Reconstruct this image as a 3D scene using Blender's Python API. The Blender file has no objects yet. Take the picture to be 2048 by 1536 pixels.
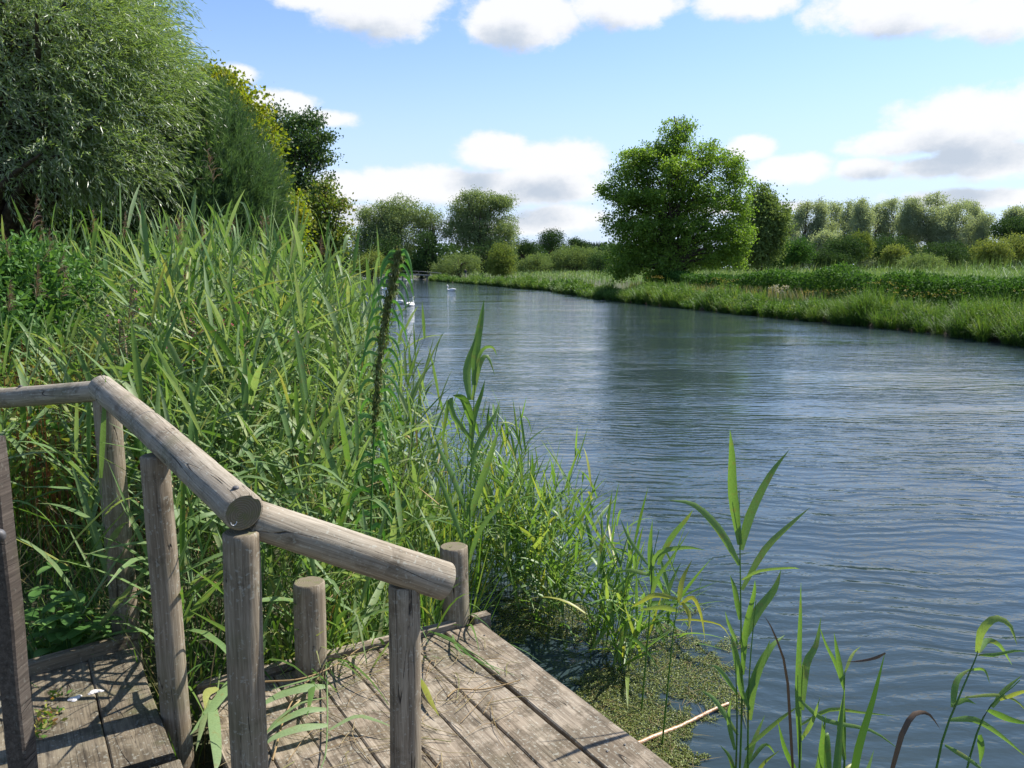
import bpy, math
import numpy as np
from mathutils import Vector, Matrix, Quaternion

sc = bpy.context.scene
COL = sc.collection
# ------------------------------------------------------------------ camera
F = 1640.0                      # focal length in pixels of a 2048 px wide frame
CAMZ = 2.1
TH = math.atan(230 / F)         # the camera looks down a little
cT, sT = math.cos(TH), math.sin(TH)
CAM = np.array([0.0, 0.0, CAMZ])
cd = bpy.data.cameras.new('camera')
cd.sensor_width = 36.0
cd.lens = F / 2048 * 36.0
cd.clip_start = 0.05
cd.clip_end = 6000
cam = bpy.data.objects.new('camera', cd)
COL.objects.link(cam)
cam.location = (0, 0, CAMZ)
cam.rotation_euler = (math.radians(90) - TH, 0, 0)
sc.camera = cam
# ------------------------------------------------------------------ light
SUN_EL, SUN_AZ = 51.0, 56.0     # azimuth: degrees to the right of straight ahead
sc.view_settings.view_transform = 'Standard'
sc.view_settings.look = 'None'
sc.view_settings.gamma = 1.0
sc.view_settings.exposure = 0.92
ld = bpy.data.lights.new('sun', 'SUN')
ld.energy = 4.8
ld.angle = math.radians(0.53)
ld.color = (1.0, 0.95, 0.87)
sun = bpy.data.objects.new('sun', ld)
COL.objects.link(sun)
_a, _e = math.radians(SUN_AZ), math.radians(SUN_EL)
sdir = Vector((math.sin(_a) * math.cos(_e), math.cos(_a) * math.cos(_e), math.sin(_e)))
sun.rotation_euler = sdir.to_track_quat('Z', 'Y').to_euler()
sun.location = (0, 0, 30)


def P(u, v, d):
    """world point seen at pixel (u,v) of the 2048x1536 frame at depth d"""
    a, b = (u - 1024) / F, (v - 768) / F
    return np.array([d * a, d * (cT - b * sT), CAMZ + d * (-sT - b * cT)])


def G(u, v, z=0.0):
    a, b = (u - 1024) / F, (v - 768) / F
    t = (CAMZ - z) / (sT + b * cT)
    return np.array([t * a, t * (cT - b * sT), z])


# ------------------------------------------------------------------ node helper
class NT:
    def __init__(s, tree):
        s.t = tree
        s.n = tree.nodes
        s.l = tree.links

    def put(s, sock, val):
        if val is None:
            return
        if isinstance(val, bpy.types.NodeSocket):
            s.l.new(val, sock)
        elif isinstance(val, bpy.types.Node):
            s.l.new(val.outputs[0], sock)
        else:
            if hasattr(sock.default_value, '__len__') and not hasattr(val, '__len__'):
                val = [val] * len(sock.default_value)
            if hasattr(val, '__len__') and len(val) == 3 and len(sock.default_value) == 4:
                val = (*val, 1)
            sock.default_value = val

    def node(s, typ, ins=None, **kw):
        n = s.n.new('ShaderNode' + typ)
        for k, v in kw.items():
            setattr(n, k, v)
        for k, v in (ins or {}).items():
            s.put(n.inputs[k], v)
        return n

    def m(s, op, a, b=None, c=None, clamp=False):
        n = s.n.new('ShaderNodeMath')
        n.operation = op
        n.use_clamp = clamp
        s.put(n.inputs[0], a)
        s.put(n.inputs[1], b)
        s.put(n.inputs[2], c)
        return n.outputs[0]

    def vm(s, op, a, b=None):
        n = s.n.new('ShaderNodeVectorMath')
        n.operation = op
        s.put(n.inputs[0], a)
        if b is not None:
            s.put(n.inputs[1], b)
        return n.outputs[0]

    def noise(s, vec, scale, detail=4, rough=0.55, dist=0.0):
        n = s.node('TexNoise', {'Scale': scale, 'Detail': detail, 'Roughness': rough, 'Distortion': dist})
        if vec is not None:
            s.put(n.inputs['Vector'], vec)
        return n.outputs[0]

    def ramp(s, fac, stops, interp='LINEAR'):
        n = s.n.new('ShaderNodeValToRGB')
        n.color_ramp.interpolation = interp
        el = n.color_ramp.elements
        while len(el) < len(stops):
            el.new(0.5)
        for e, (p, c) in zip(el, stops):
            e.position = p
            e.color = (*c, 1) if hasattr(c, '__len__') else (c, c, c, 1)
        s.put(n.inputs[0], fac)
        return n.outputs[0]

    def mix(s, fac, a, b, blend='MIX'):
        n = s.n.new('ShaderNodeMix')
        n.data_type = 'RGBA'
        n.blend_type = blend
        s.put(n.inputs[0], fac)
        s.put(n.inputs[6], a)
        s.put(n.inputs[7], b)
        return n.outputs[2]

    def smooth(s, v, lo, hi):
        n = s.n.new('ShaderNodeMapRange')
        n.interpolation_type = 'SMOOTHSTEP'
        s.put(n.inputs[0], v)
        s.put(n.inputs[1], lo)
        s.put(n.inputs[2], hi)
        return n.outputs[0]


def newmat(name):
    m = bpy.data.materials.new(name)
    m.use_nodes = True
    m.node_tree.nodes.clear()
    t = NT(m.node_tree)
    out = t.node('OutputMaterial')
    return m, t, out


# ------------------------------------------------------------------ sky with cumulus clouds, fixed to the world's directions
def px2ae(u, v):
    d = P(u, v, 1.0) - CAM
    d /= np.linalg.norm(d)
    return math.degrees(math.atan2(d[0], d[1])), math.degrees(math.asin(d[2]))


CLOUDS = [  # centre u,v and half sizes in pixels
    (760, 12, 150, 62), (620, -12, 110, 34), (1050, 32, 135, 64), (1240, 4, 130, 52),
    (1500, -4, 105, 44), (1820, 8, 180, 52), (1990, 26, 110, 48), (468, 150, 52, 20),
    (560, 208, 80, 27), (650, 238, 80, 20), (1960, 240, 165, 62), (1790, 288, 110, 28),
    (1990, 318, 120, 40), (990, 305, 82, 44), (1110, 322, 125, 46), (840, 372, 190, 42), (1060, 372, 170, 44),
    (690, 372, 80, 34), (1505, 296, 60, 27), (1585, 336, 84, 32), (1730, 336, 66, 22),
    (1860, 336, 76, 24), (1120, 437, 95, 34), (1000, 452, 150, 22), (1960, 395, 180, 18), (720, 430, 90, 24),
    (1480, 415, 200, 12), (-200, 60, 260, 90), (2330, 180, 200, 80),
]
w = bpy.data.worlds.new('World')
sc.world = w
w.use_nodes = True
w.node_tree.nodes.clear()
t = NT(w.node_tree)
wout = t.node('OutputWorld')
sky = t.node('TexSky')
sky.sky_type = 'NISHITA'
sky.sun_disc = False
sky.sun_elevation = _e
sky.sun_rotation = _a
sky.air_density = 1.0
sky.dust_density = 0.3
sky.ozone_density = 2.2


def cloud_group():
    g = bpy.data.node_groups.new('cloud_field', 'ShaderNodeTree')
    g.interface.new_socket('ae', in_out='INPUT', socket_type='NodeSocketVector')
    g.interface.new_socket('field', in_out='OUTPUT', socket_type='NodeSocketFloat')
    q = NT(g)
    gi = g.nodes.new('NodeGroupInput')
    go = g.nodes.new('NodeGroupOutput')
    p = gi.outputs[0]
    # billowy outline: low and high frequency displacement
    sepn = q.node('SeparateXYZ', {0: p})
    scaled = q.node('CombineXYZ', {0: sepn.outputs[0], 1: q.m('MULTIPLY', sepn.outputs[1], 1.5), 2: 0.0}).outputs[0]
    n1 = q.noise(scaled, 0.30, 9, 0.64)
    n2 = q.noise(scaled, 0.055, 3, 0.5)
    best = None
    for (u, v, ru, rv) in CLOUDS:
        a, e = px2ae(u, v)
        ra, re = ru / F * 57.3, rv / F * 57.3
        dv = q.vm('DIVIDE', q.vm('SUBTRACT', p, (a, e, 0)), (ra, re, 1))
        ln = q.n.new('ShaderNodeVectorMath')
        ln.operation = 'LENGTH'
        q.put(ln.inputs[0], dv)
        f = q.m('SUBTRACT', 1.0, ln.outputs[1])
        f = q.m('MULTIPLY', f, min(1.0, rv / 45.0 + 0.35))
        best = f if best is None else q.m('MAXIMUM', best, f)
    # open sky outside the frame: scattered cumulus from noise
    up = q.smooth(sepn.outputs[1], 19.0, 24.0)
    back = q.smooth(q.m('ABSOLUTE', sepn.outputs[0]), 42.0, 52.0)
    else_ = q.m('MAXIMUM', up, back)
    gen = q.m('SUBTRACT', q.m('MULTIPLY', q.m('SUBTRACT', n2, 0.5), 3.4), 0.38)
    best = q.m('MAXIMUM', best, -0.8)
    mixf = q.m('ADD', q.m('MULTIPLY', best, q.m('SUBTRACT', 1.0, else_)), q.m('MULTIPLY', gen, else_))
    res = q.m('ADD', mixf, q.m('MULTIPLY', q.m('SUBTRACT', n1, 0.5), 1.25))
    q.l.new(res, go.inputs[0])
    return g


cg = cloud_group()
tc = t.node('TexCoord')
sp = t.node('SeparateXYZ', {0: tc.outputs['Generated']})
az = t.m('MULTIPLY', t.m('ARCTAN2', sp.outputs[0], sp.outputs[1]), 57.2958)
el = t.m('MULTIPLY', t.m('ARCSINE', sp.outputs[2]), 57.2958)
ae = t.node('CombineXYZ', {0: az, 1: el, 2: 0.0}).outputs[0]
g1 = t.node('Group')
g1.node_tree = cg
t.put(g1.inputs[0], ae)
g2 = t.node('Group')
g2.node_tree = cg
t.put(g2.inputs[0], t.vm('ADD', ae, (1.3, 2.0, 0)))
dens = t.smooth(g1.outputs[0], -0.06, 0.36)
shade = t.smooth(g2.outputs[0], 0.10, 0.95)
ccol = t.mix(shade, (0.98, 0.985, 1.0), (0.56, 0.63, 0.73))
low = t.smooth(el, 0.0, 17.0)
skyc = t.mix(1.0, sky.outputs[0], (0.087, 0.092, 0.104), 'MULTIPLY')
hz = t.mix(low, t.mix(0.88, skyc, (0.37, 0.445, 0.585)), skyc)
fin = t.mix(t.m('MULTIPLY', dens, 0.96), hz, t.mix(1.0, ccol, 0.545, 'MULTIPLY'))
bg = t.node('Background', {'Color': fin, 'Strength': 1.0})
t.l.new(bg.outputs[0], wout.inputs[0])


# ------------------------------------------------------------------ materials
def leaf_mat(name, cols, trans=0.35, rough=0.45, pale=None, tint=1.0, spec=0.35, spots=0.0):
    m, t, out = newmat(name)
    at = t.node('Attribute', attribute_name='rnd')
    n = len(cols)
    c = t.ramp(at.outputs['Fac'], [(i / max(1, n - 1), cc) for i, cc in enumerate(cols)])
    if spots:
        pz = t.node('NewGeometry').outputs['Position']
        c = t.mix(t.m('MULTIPLY', t.smooth(t.noise(pz, 22, 4, 0.65), 0.56, 0.66), spots), c, (0.22, 0.17, 0.06))
        c = t.mix(1.0, c, t.mix(t.noise(pz, 150, 2, 0.5), (0.70, 0.72, 0.66), (1.25, 1.24, 1.3)), 'MULTIPLY')
    base = c
    if pale:
        geo = t.node('NewGeometry')
        base = t.mix(t.m('MULTIPLY', geo.outputs['Backfacing'], 0.8), c, pale)
    b = t.node('BsdfPrincipled', {'Base Color': base, 'Roughness': rough, 'Specular IOR Level': spec})
    tr = t.node('BsdfTranslucent', {'Color': t.mix(1.0, c, (1.5 * tint, 1.5 * tint, 0.7 * tint), 'MULTIPLY')})
    mx = t.node('MixShader', {0: trans, 1: b.outputs[0], 2: tr.outputs[0]})
    t.l.new(mx.outputs[0], out.inputs[0])
    return m


def simple_mat(name, c1, c2=None, scale=8, rough=0.7, spec=0.3, bump=0.0):
    m, t, out = newmat(name)
    tc = t.node('TexCoord')
    nz = t.noise(tc.outputs['Object'], scale, 5, 0.6)
    col = t.mix(t.smooth(nz, 0.35, 0.65), c1, c2 or c1)
    b = t.node('BsdfPrincipled', {'Base Color': col, 'Roughness': rough, 'Specular IOR Level': spec})
    if bump:
        bp = t.node('Bump', {'Height': nz, 'Strength': bump, 'Distance': 0.05})
        t.l.new(bp.outputs[0], b.inputs['Normal'])
    t.l.new(b.outputs[0], out.inputs[0])
    return m


def wood_mat(name, light, mid, dark, axis=2, moss=0.25, lichen=0.3, patch=(0.4, 0.7)):
    """weathered softwood; grain runs along the local axis"""
    m, t, out = newmat(name)
    tc = t.node('TexCoord')
    oi = t.node('ObjectInfo')
    off = t.node('CombineXYZ', {0: t.m('MULTIPLY', oi.outputs['Random'], 37.0), 1: t.m('MULTIPLY', oi.outputs['Random'], 11.0), 2: t.m('MULTIPLY', oi.outputs['Random'], 71.0)})
    p = t.vm('ADD', tc.outputs['Object'], off.outputs[0])
    # gentle wander of the grain, knots swirl it
    wn = t.node('TexNoise', {'Vector': p, 'Scale': 5.0, 'Detail': 2})
    pw = t.vm('ADD', p, t.vm('MULTIPLY', t.vm('SUBTRACT', wn.outputs['Color'], (0.5, 0.5, 0.5)), (0.012, 0.012, 0.012)))
    s_f = [1.0, 1.0, 1.0]
    s_f[axis] = 0.035
    ps = t.vm('MULTIPLY', pw, tuple(s_f))
    fine = t.noise(ps, 190, 3, 0.7)
    mid_n = t.noise(ps, 60, 3, 0.6)
    blot = t.noise(p, 9, 5, 0.65)
    big = t.noise(p, 2.6, 3, 0.6)
    s_c = [1.0, 1.0, 1.0]
    s_c[axis] = 0.04
    crn = t.noise(t.vm('MULTIPLY', p, tuple(s_c)), 26, 0, 0.4)
    crack = t.smooth(t.m('ABSOLUTE', t.m('SUBTRACT', crn, 0.5)), 0.008, 0.0)
    crack = t.m('MULTIPLY', crack, t.smooth(blot, 0.42, 0.55))
    g = t.m('ADD', t.m('MULTIPLY', fine, 0.55), t.m('MULTIPLY', mid_n, 0.45))
    c = t.ramp(g, [(0.30, dark), (0.48, mid), (0.66, light)])
    c = t.mix(t.m('MULTIPLY', t.smooth(big, 0.42, 0.62), 0.45), c, t.mix(1.0, c, (0.76, 0.69, 0.62), 'MULTIPLY'))
    # dark algae patches
    c = t.mix(t.m('MULTIPLY', t.smooth(blot, patch[0] + 0.12, patch[1]), 0.75), c, t.mix(1.0, c, (0.42, 0.40, 0.36), 'MULTIPLY'))
    # green bloom
    grn = t.noise(p, 4.2, 4, 0.6)
    c = t.mix(t.m('MULTIPLY', t.smooth(grn, 0.52, 0.72), moss), c, (0.085, 0.095, 0.035))
    # pale lichen specks
    li = t.noise(p, 85, 2, 0.5)
    c = t.mix(t.m('MULTIPLY', t.smooth(t.m('MULTIPLY', li, t.m('ADD', 0.75, t.m('MULTIPLY', blot, 0.5))), 0.60, 0.68), lichen), c, (0.42, 0.43, 0.37))
    # knots
    vo = t.node('TexVoronoi', {'Vector': t.vm('MULTIPLY', p, tuple(0.38 if i == axis else 1.0 for i in range(3))), 'Scale': 6.5})
    kd = vo.outputs['Distance']
    knot = t.smooth(kd, 0.11, 0.05)
    c = t.mix(t.m('MULTIPLY', knot, 0.6), c, (0.11, 0.075, 0.05))
    c = t.mix(t.m('MULTIPLY', crack, 0.92), c, (0.012, 0.010, 0.009))
    h = t.m('SUBTRACT', t.m('ADD', t.m('MULTIPLY', g, 0.5), t.m('MULTIPLY', blot, 0.2)), t.m('MULTIPLY', crack, 1.2))
    bp = t.node('Bump', {'Height': h, 'Strength': 0.75, 'Distance': 0.004})
    b = t.node('BsdfPrincipled', {'Base Color': c, 'Roughness': 0.82, 'Specular IOR Level': 0.25, 'Normal': bp.outputs[0]})
    t.l.new(b.outputs[0], out.inputs[0])
    return m


def ring_mat(name):
    m, t, out = newmat(name)
    tc = t.node('TexCoord')
    p = t.vm('MULTIPLY', tc.outputs['Object'], (1, 1, 0.0))
    wv = t.node('TexWave', {'Vector': t.vm('ADD', p, (0.01, 0.006, 0)), 'Scale': 48, 'Distortion': 4.5, 'Detail': 3, 'Detail Scale': 0.6}, wave_type='RINGS', rings_direction='Z')
    nz = t.noise(p, 28, 4, 0.6)
    c = t.mix(wv.outputs[1], (0.12, 0.098, 0.06), (0.17, 0.14, 0.09))
    c = t.mix(t.m('MULTIPLY', t.smooth(nz, 0.45, 0.7), 0.7), c, (0.10, 0.11, 0.03))
    bp = t.node('Bump', {'Height': wv.outputs[1], 'Strength': 0.5, 'Distance': 0.002})
    b = t.node('BsdfPrincipled', {'Base Color': c, 'Roughness': 0.85, 'Normal': bp.outputs[0]})
    t.l.new(b.outputs[0], out.inputs[0])
    return m


M_POST = wood_mat('weathered_post', (0.35, 0.30, 0.225), (0.215, 0.176, 0.125), (0.095, 0.073, 0.05), 2, 0.3, 0.35)
M_RAIL = wood_mat('weathered_rail', (0.40, 0.355, 0.285), (0.27, 0.235, 0.18), (0.135, 0.11, 0.08), 2, 0.38, 0.4)
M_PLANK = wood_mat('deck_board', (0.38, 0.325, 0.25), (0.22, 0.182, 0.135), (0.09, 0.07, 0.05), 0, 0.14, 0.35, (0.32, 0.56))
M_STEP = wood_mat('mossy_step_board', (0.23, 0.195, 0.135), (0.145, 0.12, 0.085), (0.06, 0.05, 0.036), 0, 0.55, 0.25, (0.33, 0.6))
M_RING = ring_mat('log_end_grain')
M_DARKW = wood_mat('dark_timber', (0.12, 0.10, 0.083), (0.07, 0.057, 0.047), (0.03, 0.025, 0.02), 2, 0.2, 0.1)
M_NAIL = simple_mat('grey_nail', (0.09, 0.09, 0.095), (0.05, 0.045, 0.04), 60, 0.55, 0.5)
M_STAPLE = simple_mat('galvanised_staple', (0.6, 0.62, 0.64), None, 8, 0.3, 0.8)
M_WHITE = simple_mat('swan_plumage', (0.80, 0.79, 0.76), (0.72, 0.71, 0.68), 12, 0.7)
M_BEAK = simple_mat('orange_beak', (0.55, 0.20, 0.04), (0.45, 0.15, 0.03), 20, 0.5)
M_DROP = simple_mat('white_dropping', (0.72, 0.72, 0.74), (0.55, 0.5, 0.45), 90, 0.6, 0.3, 0.4)
M_BARK = simple_mat('tree_bark', (0.10, 0.08, 0.06), (0.045, 0.035, 0.027), 14, 0.9, 0.1, 0.8)
M_BARKP = simple_mat('pale_bark', (0.16, 0.14, 0.11), (0.07, 0.06, 0.045), 14, 0.9, 0.1, 0.8)
M_BRIDGE = simple_mat('bridge_grey', (0.22, 0.23, 0.22), (0.15, 0.15, 0.14), 3, 0.7)

L_REED = leaf_mat('reed_leaf', [(0.055, 0.125, 0.024), (0.095, 0.18, 0.045), (0.15, 0.24, 0.085), (0.23, 0.31, 0.15), (0.28, 0.30, 0.09)], 0.36, 0.5, None, 1.0, 0.28, 0.4)
L_FRINGE = leaf_mat('fringe_reed_leaf', [(0.08, 0.175, 0.025), (0.115, 0.22, 0.045), (0.16, 0.265, 0.08), (0.32, 0.33, 0.06)], 0.42, 0.42, None, 1.0, 0.4, 0.4)
L_DRY = leaf_mat('dry_reed', [(0.22, 0.17, 0.08), (0.36, 0.29, 0.15), (0.28, 0.18, 0.08), (0.20, 0.22, 0.06)], 0.15, 0.6)
L_PLUME = leaf_mat('reed_plume', [(0.13, 0.075, 0.07), (0.21, 0.125, 0.105), (0.27, 0.20, 0.14)], 0.2, 0.7)
L_GRASS = leaf_mat('bank_grass', [(0.04, 0.095, 0.018), (0.07, 0.145, 0.026), (0.12, 0.205, 0.04), (0.21, 0.23, 0.075)], 0.34, 0.6)
L_WILLOW = leaf_mat('willow_leaf', [(0.10, 0.175, 0.035), (0.16, 0.24, 0.065), (0.26, 0.33, 0.15)], 0.40, 0.36, (0.42, 0.47, 0.33), 1.0, 0.5)
L_PINE = leaf_mat('needle', [(0.045, 0.095, 0.038), (0.075, 0.14, 0.06), (0.12, 0.19, 0.095)], 0.3, 0.45)
L_MAPLE = leaf_mat('maple_leaf', [(0.09, 0.17, 0.02), (0.18, 0.23, 0.02), (0.30, 0.27, 0.025), (0.38, 0.26, 0.04), (0.40, 0.19, 0.07)], 0.40, 0.45)
L_ALDER = leaf_mat('alder_leaf', [(0.04, 0.085, 0.02), (0.065, 0.12, 0.03), (0.10, 0.16, 0.05)], 0.25, 0.45)
L_HAW = leaf_mat('hawthorn_leaf', [(0.08, 0.14, 0.025), (0.13, 0.19, 0.035), (0.24, 0.20, 0.05)], 0.35, 0.5)
L_BIG = leaf_mat('bankside_tree_leaf', [(0.08, 0.155, 0.02), (0.14, 0.235, 0.035), (0.22, 0.32, 0.06)], 0.48, 0.45)
L_POP = leaf_mat('poplar_leaf', [(0.21, 0.26, 0.16), (0.28, 0.33, 0.22), (0.39, 0.44, 0.32)], 0.38, 0.75, None, 1.0, 0.08)
L_FARG = leaf_mat('far_tree_leaf', [(0.13, 0.19, 0.07), (0.19, 0.25, 0.11), (0.27, 0.32, 0.17)], 0.32, 0.75, None, 1.0, 0.08)
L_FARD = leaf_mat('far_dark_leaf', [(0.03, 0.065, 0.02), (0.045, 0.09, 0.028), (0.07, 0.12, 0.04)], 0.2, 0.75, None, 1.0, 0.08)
L_SALL = leaf_mat('sallow_leaf', [(0.09, 0.145, 0.045), (0.14, 0.20, 0.07), (0.20, 0.26, 0.11)], 0.3, 0.75, None, 1.0, 0.08)
L_OCHRE = leaf_mat('ochre_bush_leaf', [(0.12, 0.17, 0.04), (0.18, 0.22, 0.06), (0.25, 0.28, 0.09)], 0.3, 0.75, None, 1.0, 0.08)
L_HEDGE = leaf_mat('bramble_leaf', [(0.03, 0.08, 0.016), (0.055, 0.13, 0.024), (0.11, 0.20, 0.045)], 0.28, 0.7, None, 1.0, 0.12)
L_MEADOW = leaf_mat('meadow_reed', [(0.09, 0.17, 0.04), (0.13, 0.22, 0.065), (0.18, 0.26, 0.10), (0.26, 0.26, 0.12)], 0.3, 0.65)
L_ELDER = leaf_mat('elder_leaf', [(0.055, 0.13, 0.028), (0.085, 0.185, 0.042), (0.13, 0.24, 0.065)], 0.33, 0.55, None, 1.0, 0.2)
L_HERB = leaf_mat('herb_leaf', [(0.06, 0.17, 0.025), (0.13, 0.23, 0.035), (0.26, 0.27, 0.06), (0.30, 0.12, 0.05)], 0.35, 0.5)
L_PINK = leaf_mat('pink_flower', [(0.50, 0.10, 0.22), (0.55, 0.20, 0.32)], 0.3, 0.5)
L_YEL = leaf_mat('yellow_flower', [(0.50, 0.34, 0.05), (0.52, 0.42, 0.08), (0.34, 0.22, 0.05)], 0.2, 0.5)
L_NET = leaf_mat('nettle_leaf', [(0.06, 0.17, 0.03), (0.09, 0.23, 0.05), (0.15, 0.30, 0.08)], 0.35, 0.45)
L_SEED = leaf_mat('nettle_seed', [(0.07, 0.09, 0.02), (0.12, 0.145, 0.035), (0.20, 0.22, 0.07)], 0.15, 0.6)
L_WEED = leaf_mat('water_weed', [(0.08, 0.10, 0.025), (0.14, 0.17, 0.04), (0.20, 0.25, 0.06), (0.14, 0.11, 0.04)], 0.15, 0.5)
L_BROWN = leaf_mat('broken_iris_leaf', [(0.05, 0.035, 0.025), (0.10, 0.065, 0.04), (0.08, 0.10, 0.03)], 0.1, 0.6)
L_CONIF = leaf_mat('ridge_conifer', [(0.035, 0.06, 0.035), (0.05, 0.08, 0.045)], 0.1, 0.6)


# ------------------------------------------------------------------ numpy mesh builder
class MB:
    def __init__(s):
        s.V, s.Q, s.R, s.MI, s.n = [], [], [], [], 0

    def add(s, V, Q, r=0.5, mi=0):
        V = np.asarray(V, float).reshape(-1, 3)
        Q = np.asarray(Q, int).reshape(-1, 4)
        s.V.append(V)
        s.Q.append(Q + s.n)
        s.R.append(np.broadcast_to(np.asarray(r, float), (len(V),)) if np.ndim(r) == 0 else np.asarray(r, float))
        s.MI.append(np.full(len(Q), mi))
        s.n += len(V)

    def build(s, name, mats, parent=None, origin=(0, 0, 0), smooth=True):
        V = np.concatenate(s.V) - np.asarray(origin, float)
        Q = np.concatenate(s.Q)
        me = bpy.data.meshes.new(name)
        me.vertices.add(len(V))
        me.vertices.foreach_set('co', V.ravel().astype(np.float32))
        me.loops.add(len(Q) * 4)
        me.loops.foreach_set('vertex_index', Q.ravel().astype(np.int32))
        me.polygons.add(len(Q))
        me.polygons.foreach_set('loop_start', (np.arange(len(Q)) * 4).astype(np.int32))
        me.polygons.foreach_set('material_index', np.concatenate(s.MI).astype(np.int32))
        me.polygons.foreach_set('use_smooth', np.full(len(Q), smooth))
        a = me.attributes.new('rnd', 'FLOAT', 'POINT')
        a.data.foreach_set('value', np.concatenate(s.R).astype(np.float32))
        for m in (mats if isinstance(mats, (list, tuple)) else [mats]):
            me.materials.append(m)
        me.update(calc_edges=True)
        me.validate()
        o = bpy.data.objects.new(name, me)
        COL.objects.link(o)
        if parent:
            o.parent = parent
        else:
            o.location = origin
        return o


def tag(o, label=None, cat=None, group=None, kind=None):
    if label: o['label'] = label
    if cat: o['category'] = cat
    if group: o['group'] = group
    if kind: o['kind'] = kind
    return o


def empty(name, loc, label, cat, group=None):
    o = bpy.data.objects.new(name, None)
    COL.objects.link(o)
    o.location = tuple(loc)
    o.empty_display_size = 0.2
    return tag(o, label, cat, group)


def nrm(v):
    return v / np.maximum(np.linalg.norm(v, axis=-1, keepdims=True), 1e-9)


def rdir(rng, n):
    return nrm(rng.normal(size=(n, 3)))


def diamonds(mb, base, d, L, W, rng, r=None, mi=0, curl=0.12):
    """leaf-shaped four point faces, base->tip along d; random roll"""
    n = len(base)
    L = np.broadcast_to(L, (n,))[:, None]
    W = np.broadcast_to(W, (n,))[:, None]
    side = nrm(np.cross(d, rdir(rng, n)))
    nor = np.cross(side, d)
    m = base + d * L * 0.45 + nor * L * curl
    V = np.stack([base, m + side * W / 2, base + d * L, m - side * W / 2], 1).reshape(-1, 3)
    Q = np.arange(n * 4).reshape(n, 4)
    if r is None:
        r = rng.random(n)
    mb.add(V, Q, np.repeat(np.clip(r, 0, 1), 4), mi)


def blades(mb, base, d, side, L, W, droop, seg=4, r=None, mi=0, fold=0.0, twist=0.0, rng=None):
    """strap leaves: base (n,3), start direction d, sideways vector, gravity droop; optional V fold"""
    n = len(base)
    L = np.broadcast_to(L, (n,)).astype(float)
    W = np.broadcast_to(W, (n,)).astype(float)
    droop = np.broadcast_to(droop, (n,)).astype(float)
    cross = 3 if fold > 0 else 2
    T = np.linspace(0, 1, seg + 1)
    out = np.zeros((n, seg + 1, cross, 3))
    side = nrm(side)
    for k, tt in enumerate(T):
        p = base + d * (L * tt)[:, None]
        p[:, 2] -= droop * L * tt ** 2.2
        hz = d.copy()
        hz[:, 2] = 0
        p += nrm(hz) * (droop * L * 0.18 * tt ** 2)[:, None]
        wd = W * (0.55 + 1.3 * tt if tt < 0.35 else 1.0) * (1 - max(0, (tt - 0.3) / 0.7) ** 1.6) * 0.5
        wd = np.maximum(wd, W * 0.02)
        sd = side
        if twist:
            up = np.cross(side, d)
            a = twist * tt
            sd = side * math.cos(a) + up * math.sin(a)
        if cross == 2:
            out[:, k, 0] = p - sd * wd[:, None]
            out[:, k, 1] = p + sd * wd[:, None]
        else:
            nr = nrm(np.cross(sd, d))
            out[:, k, 0] = p - sd * wd[:, None] + nr * (wd * fold)[:, None]
            out[:, k, 1] = p
            out[:, k, 2] = p + sd * wd[:, None] + nr * (wd * fold)[:, None]
    st = (seg + 1) * cross
    idx = []
    for k in range(seg):
        for c in range(cross - 1):
            a = k * cross + c
            idx.append([a, a + 1, a + cross + 1, a + cross])
    Q = (np.arange(n)[:, None, None] * st + np.array(idx)[None]).reshape(-1, 4)
    if r is None:
        r = np.random.default_rng(1).random(n)
    mb.add(out.reshape(-1, 3), Q, np.repeat(np.clip(r, 0, 1), st), mi)


def tubes(mb, pts, rad, sides=3, r=0.5, mi=0):
    """pts (n,k,3) rad (n,k)"""
    n, k, _ = pts.shape
    tan = np.gradient(pts, axis=1)
    tan = nrm(tan)
    ref = np.where(np.abs(tan[..., 2:3]) > 0.9, np.array([1.0, 0, 0]), np.array([0, 0, 1.0]))
    a = nrm(np.cross(tan, ref))
    b = np.cross(tan, a)
    an = np.arange(sides) / sides * 2 * np.pi
    ring = pts[:, :, None] + rad[:, :, None, None] * (a[:, :, None] * np.cos(an)[None, None, :, None] + b[:, :, None] * np.sin(an)[None, None, :, None])
    idx = []
    for i in range(k - 1):
        for j in range(sides):
            j2 = (j + 1) % sides
            idx.append([i * sides + j, i * sides + j2, (i + 1) * sides + j2, (i + 1) * sides + j])
    Q = (np.arange(n)[:, None, None] * (k * sides) + np.array(idx)[None]).reshape(-1, 4)
    rr = np.repeat(np.broadcast_to(r, (n,)), k * sides)
    mb.add(ring.reshape(-1, 3), Q, rr, mi)


def tube1(mb, pts, rads, sides=8, r=0.5, mi=0):
    tubes(mb, np.asarray(pts, float)[None], np.asarray(rads, float)[None], sides, r, mi)


def curve_pts(pts, k):
    """Catmull-Rom through the points, k samples"""
    p = np.asarray(pts, float)
    p = np.vstack([2 * p[0] - p[1], p, 2 * p[-1] - p[-2]])
    m = len(p) - 3
    o = []
    for s in np.linspace(0, m - 1e-6, k):
        i = int(s)
        u = s - i
        a, b, c, d = p[i:i + 4]
        o.append(0.5 * ((2 * b) + (c - a) * u + (2 * a - 5 * b + 4 * c - d) * u * u + (3 * b - a - 3 * c + d) * u ** 3))
    return np.array(o)


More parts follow.
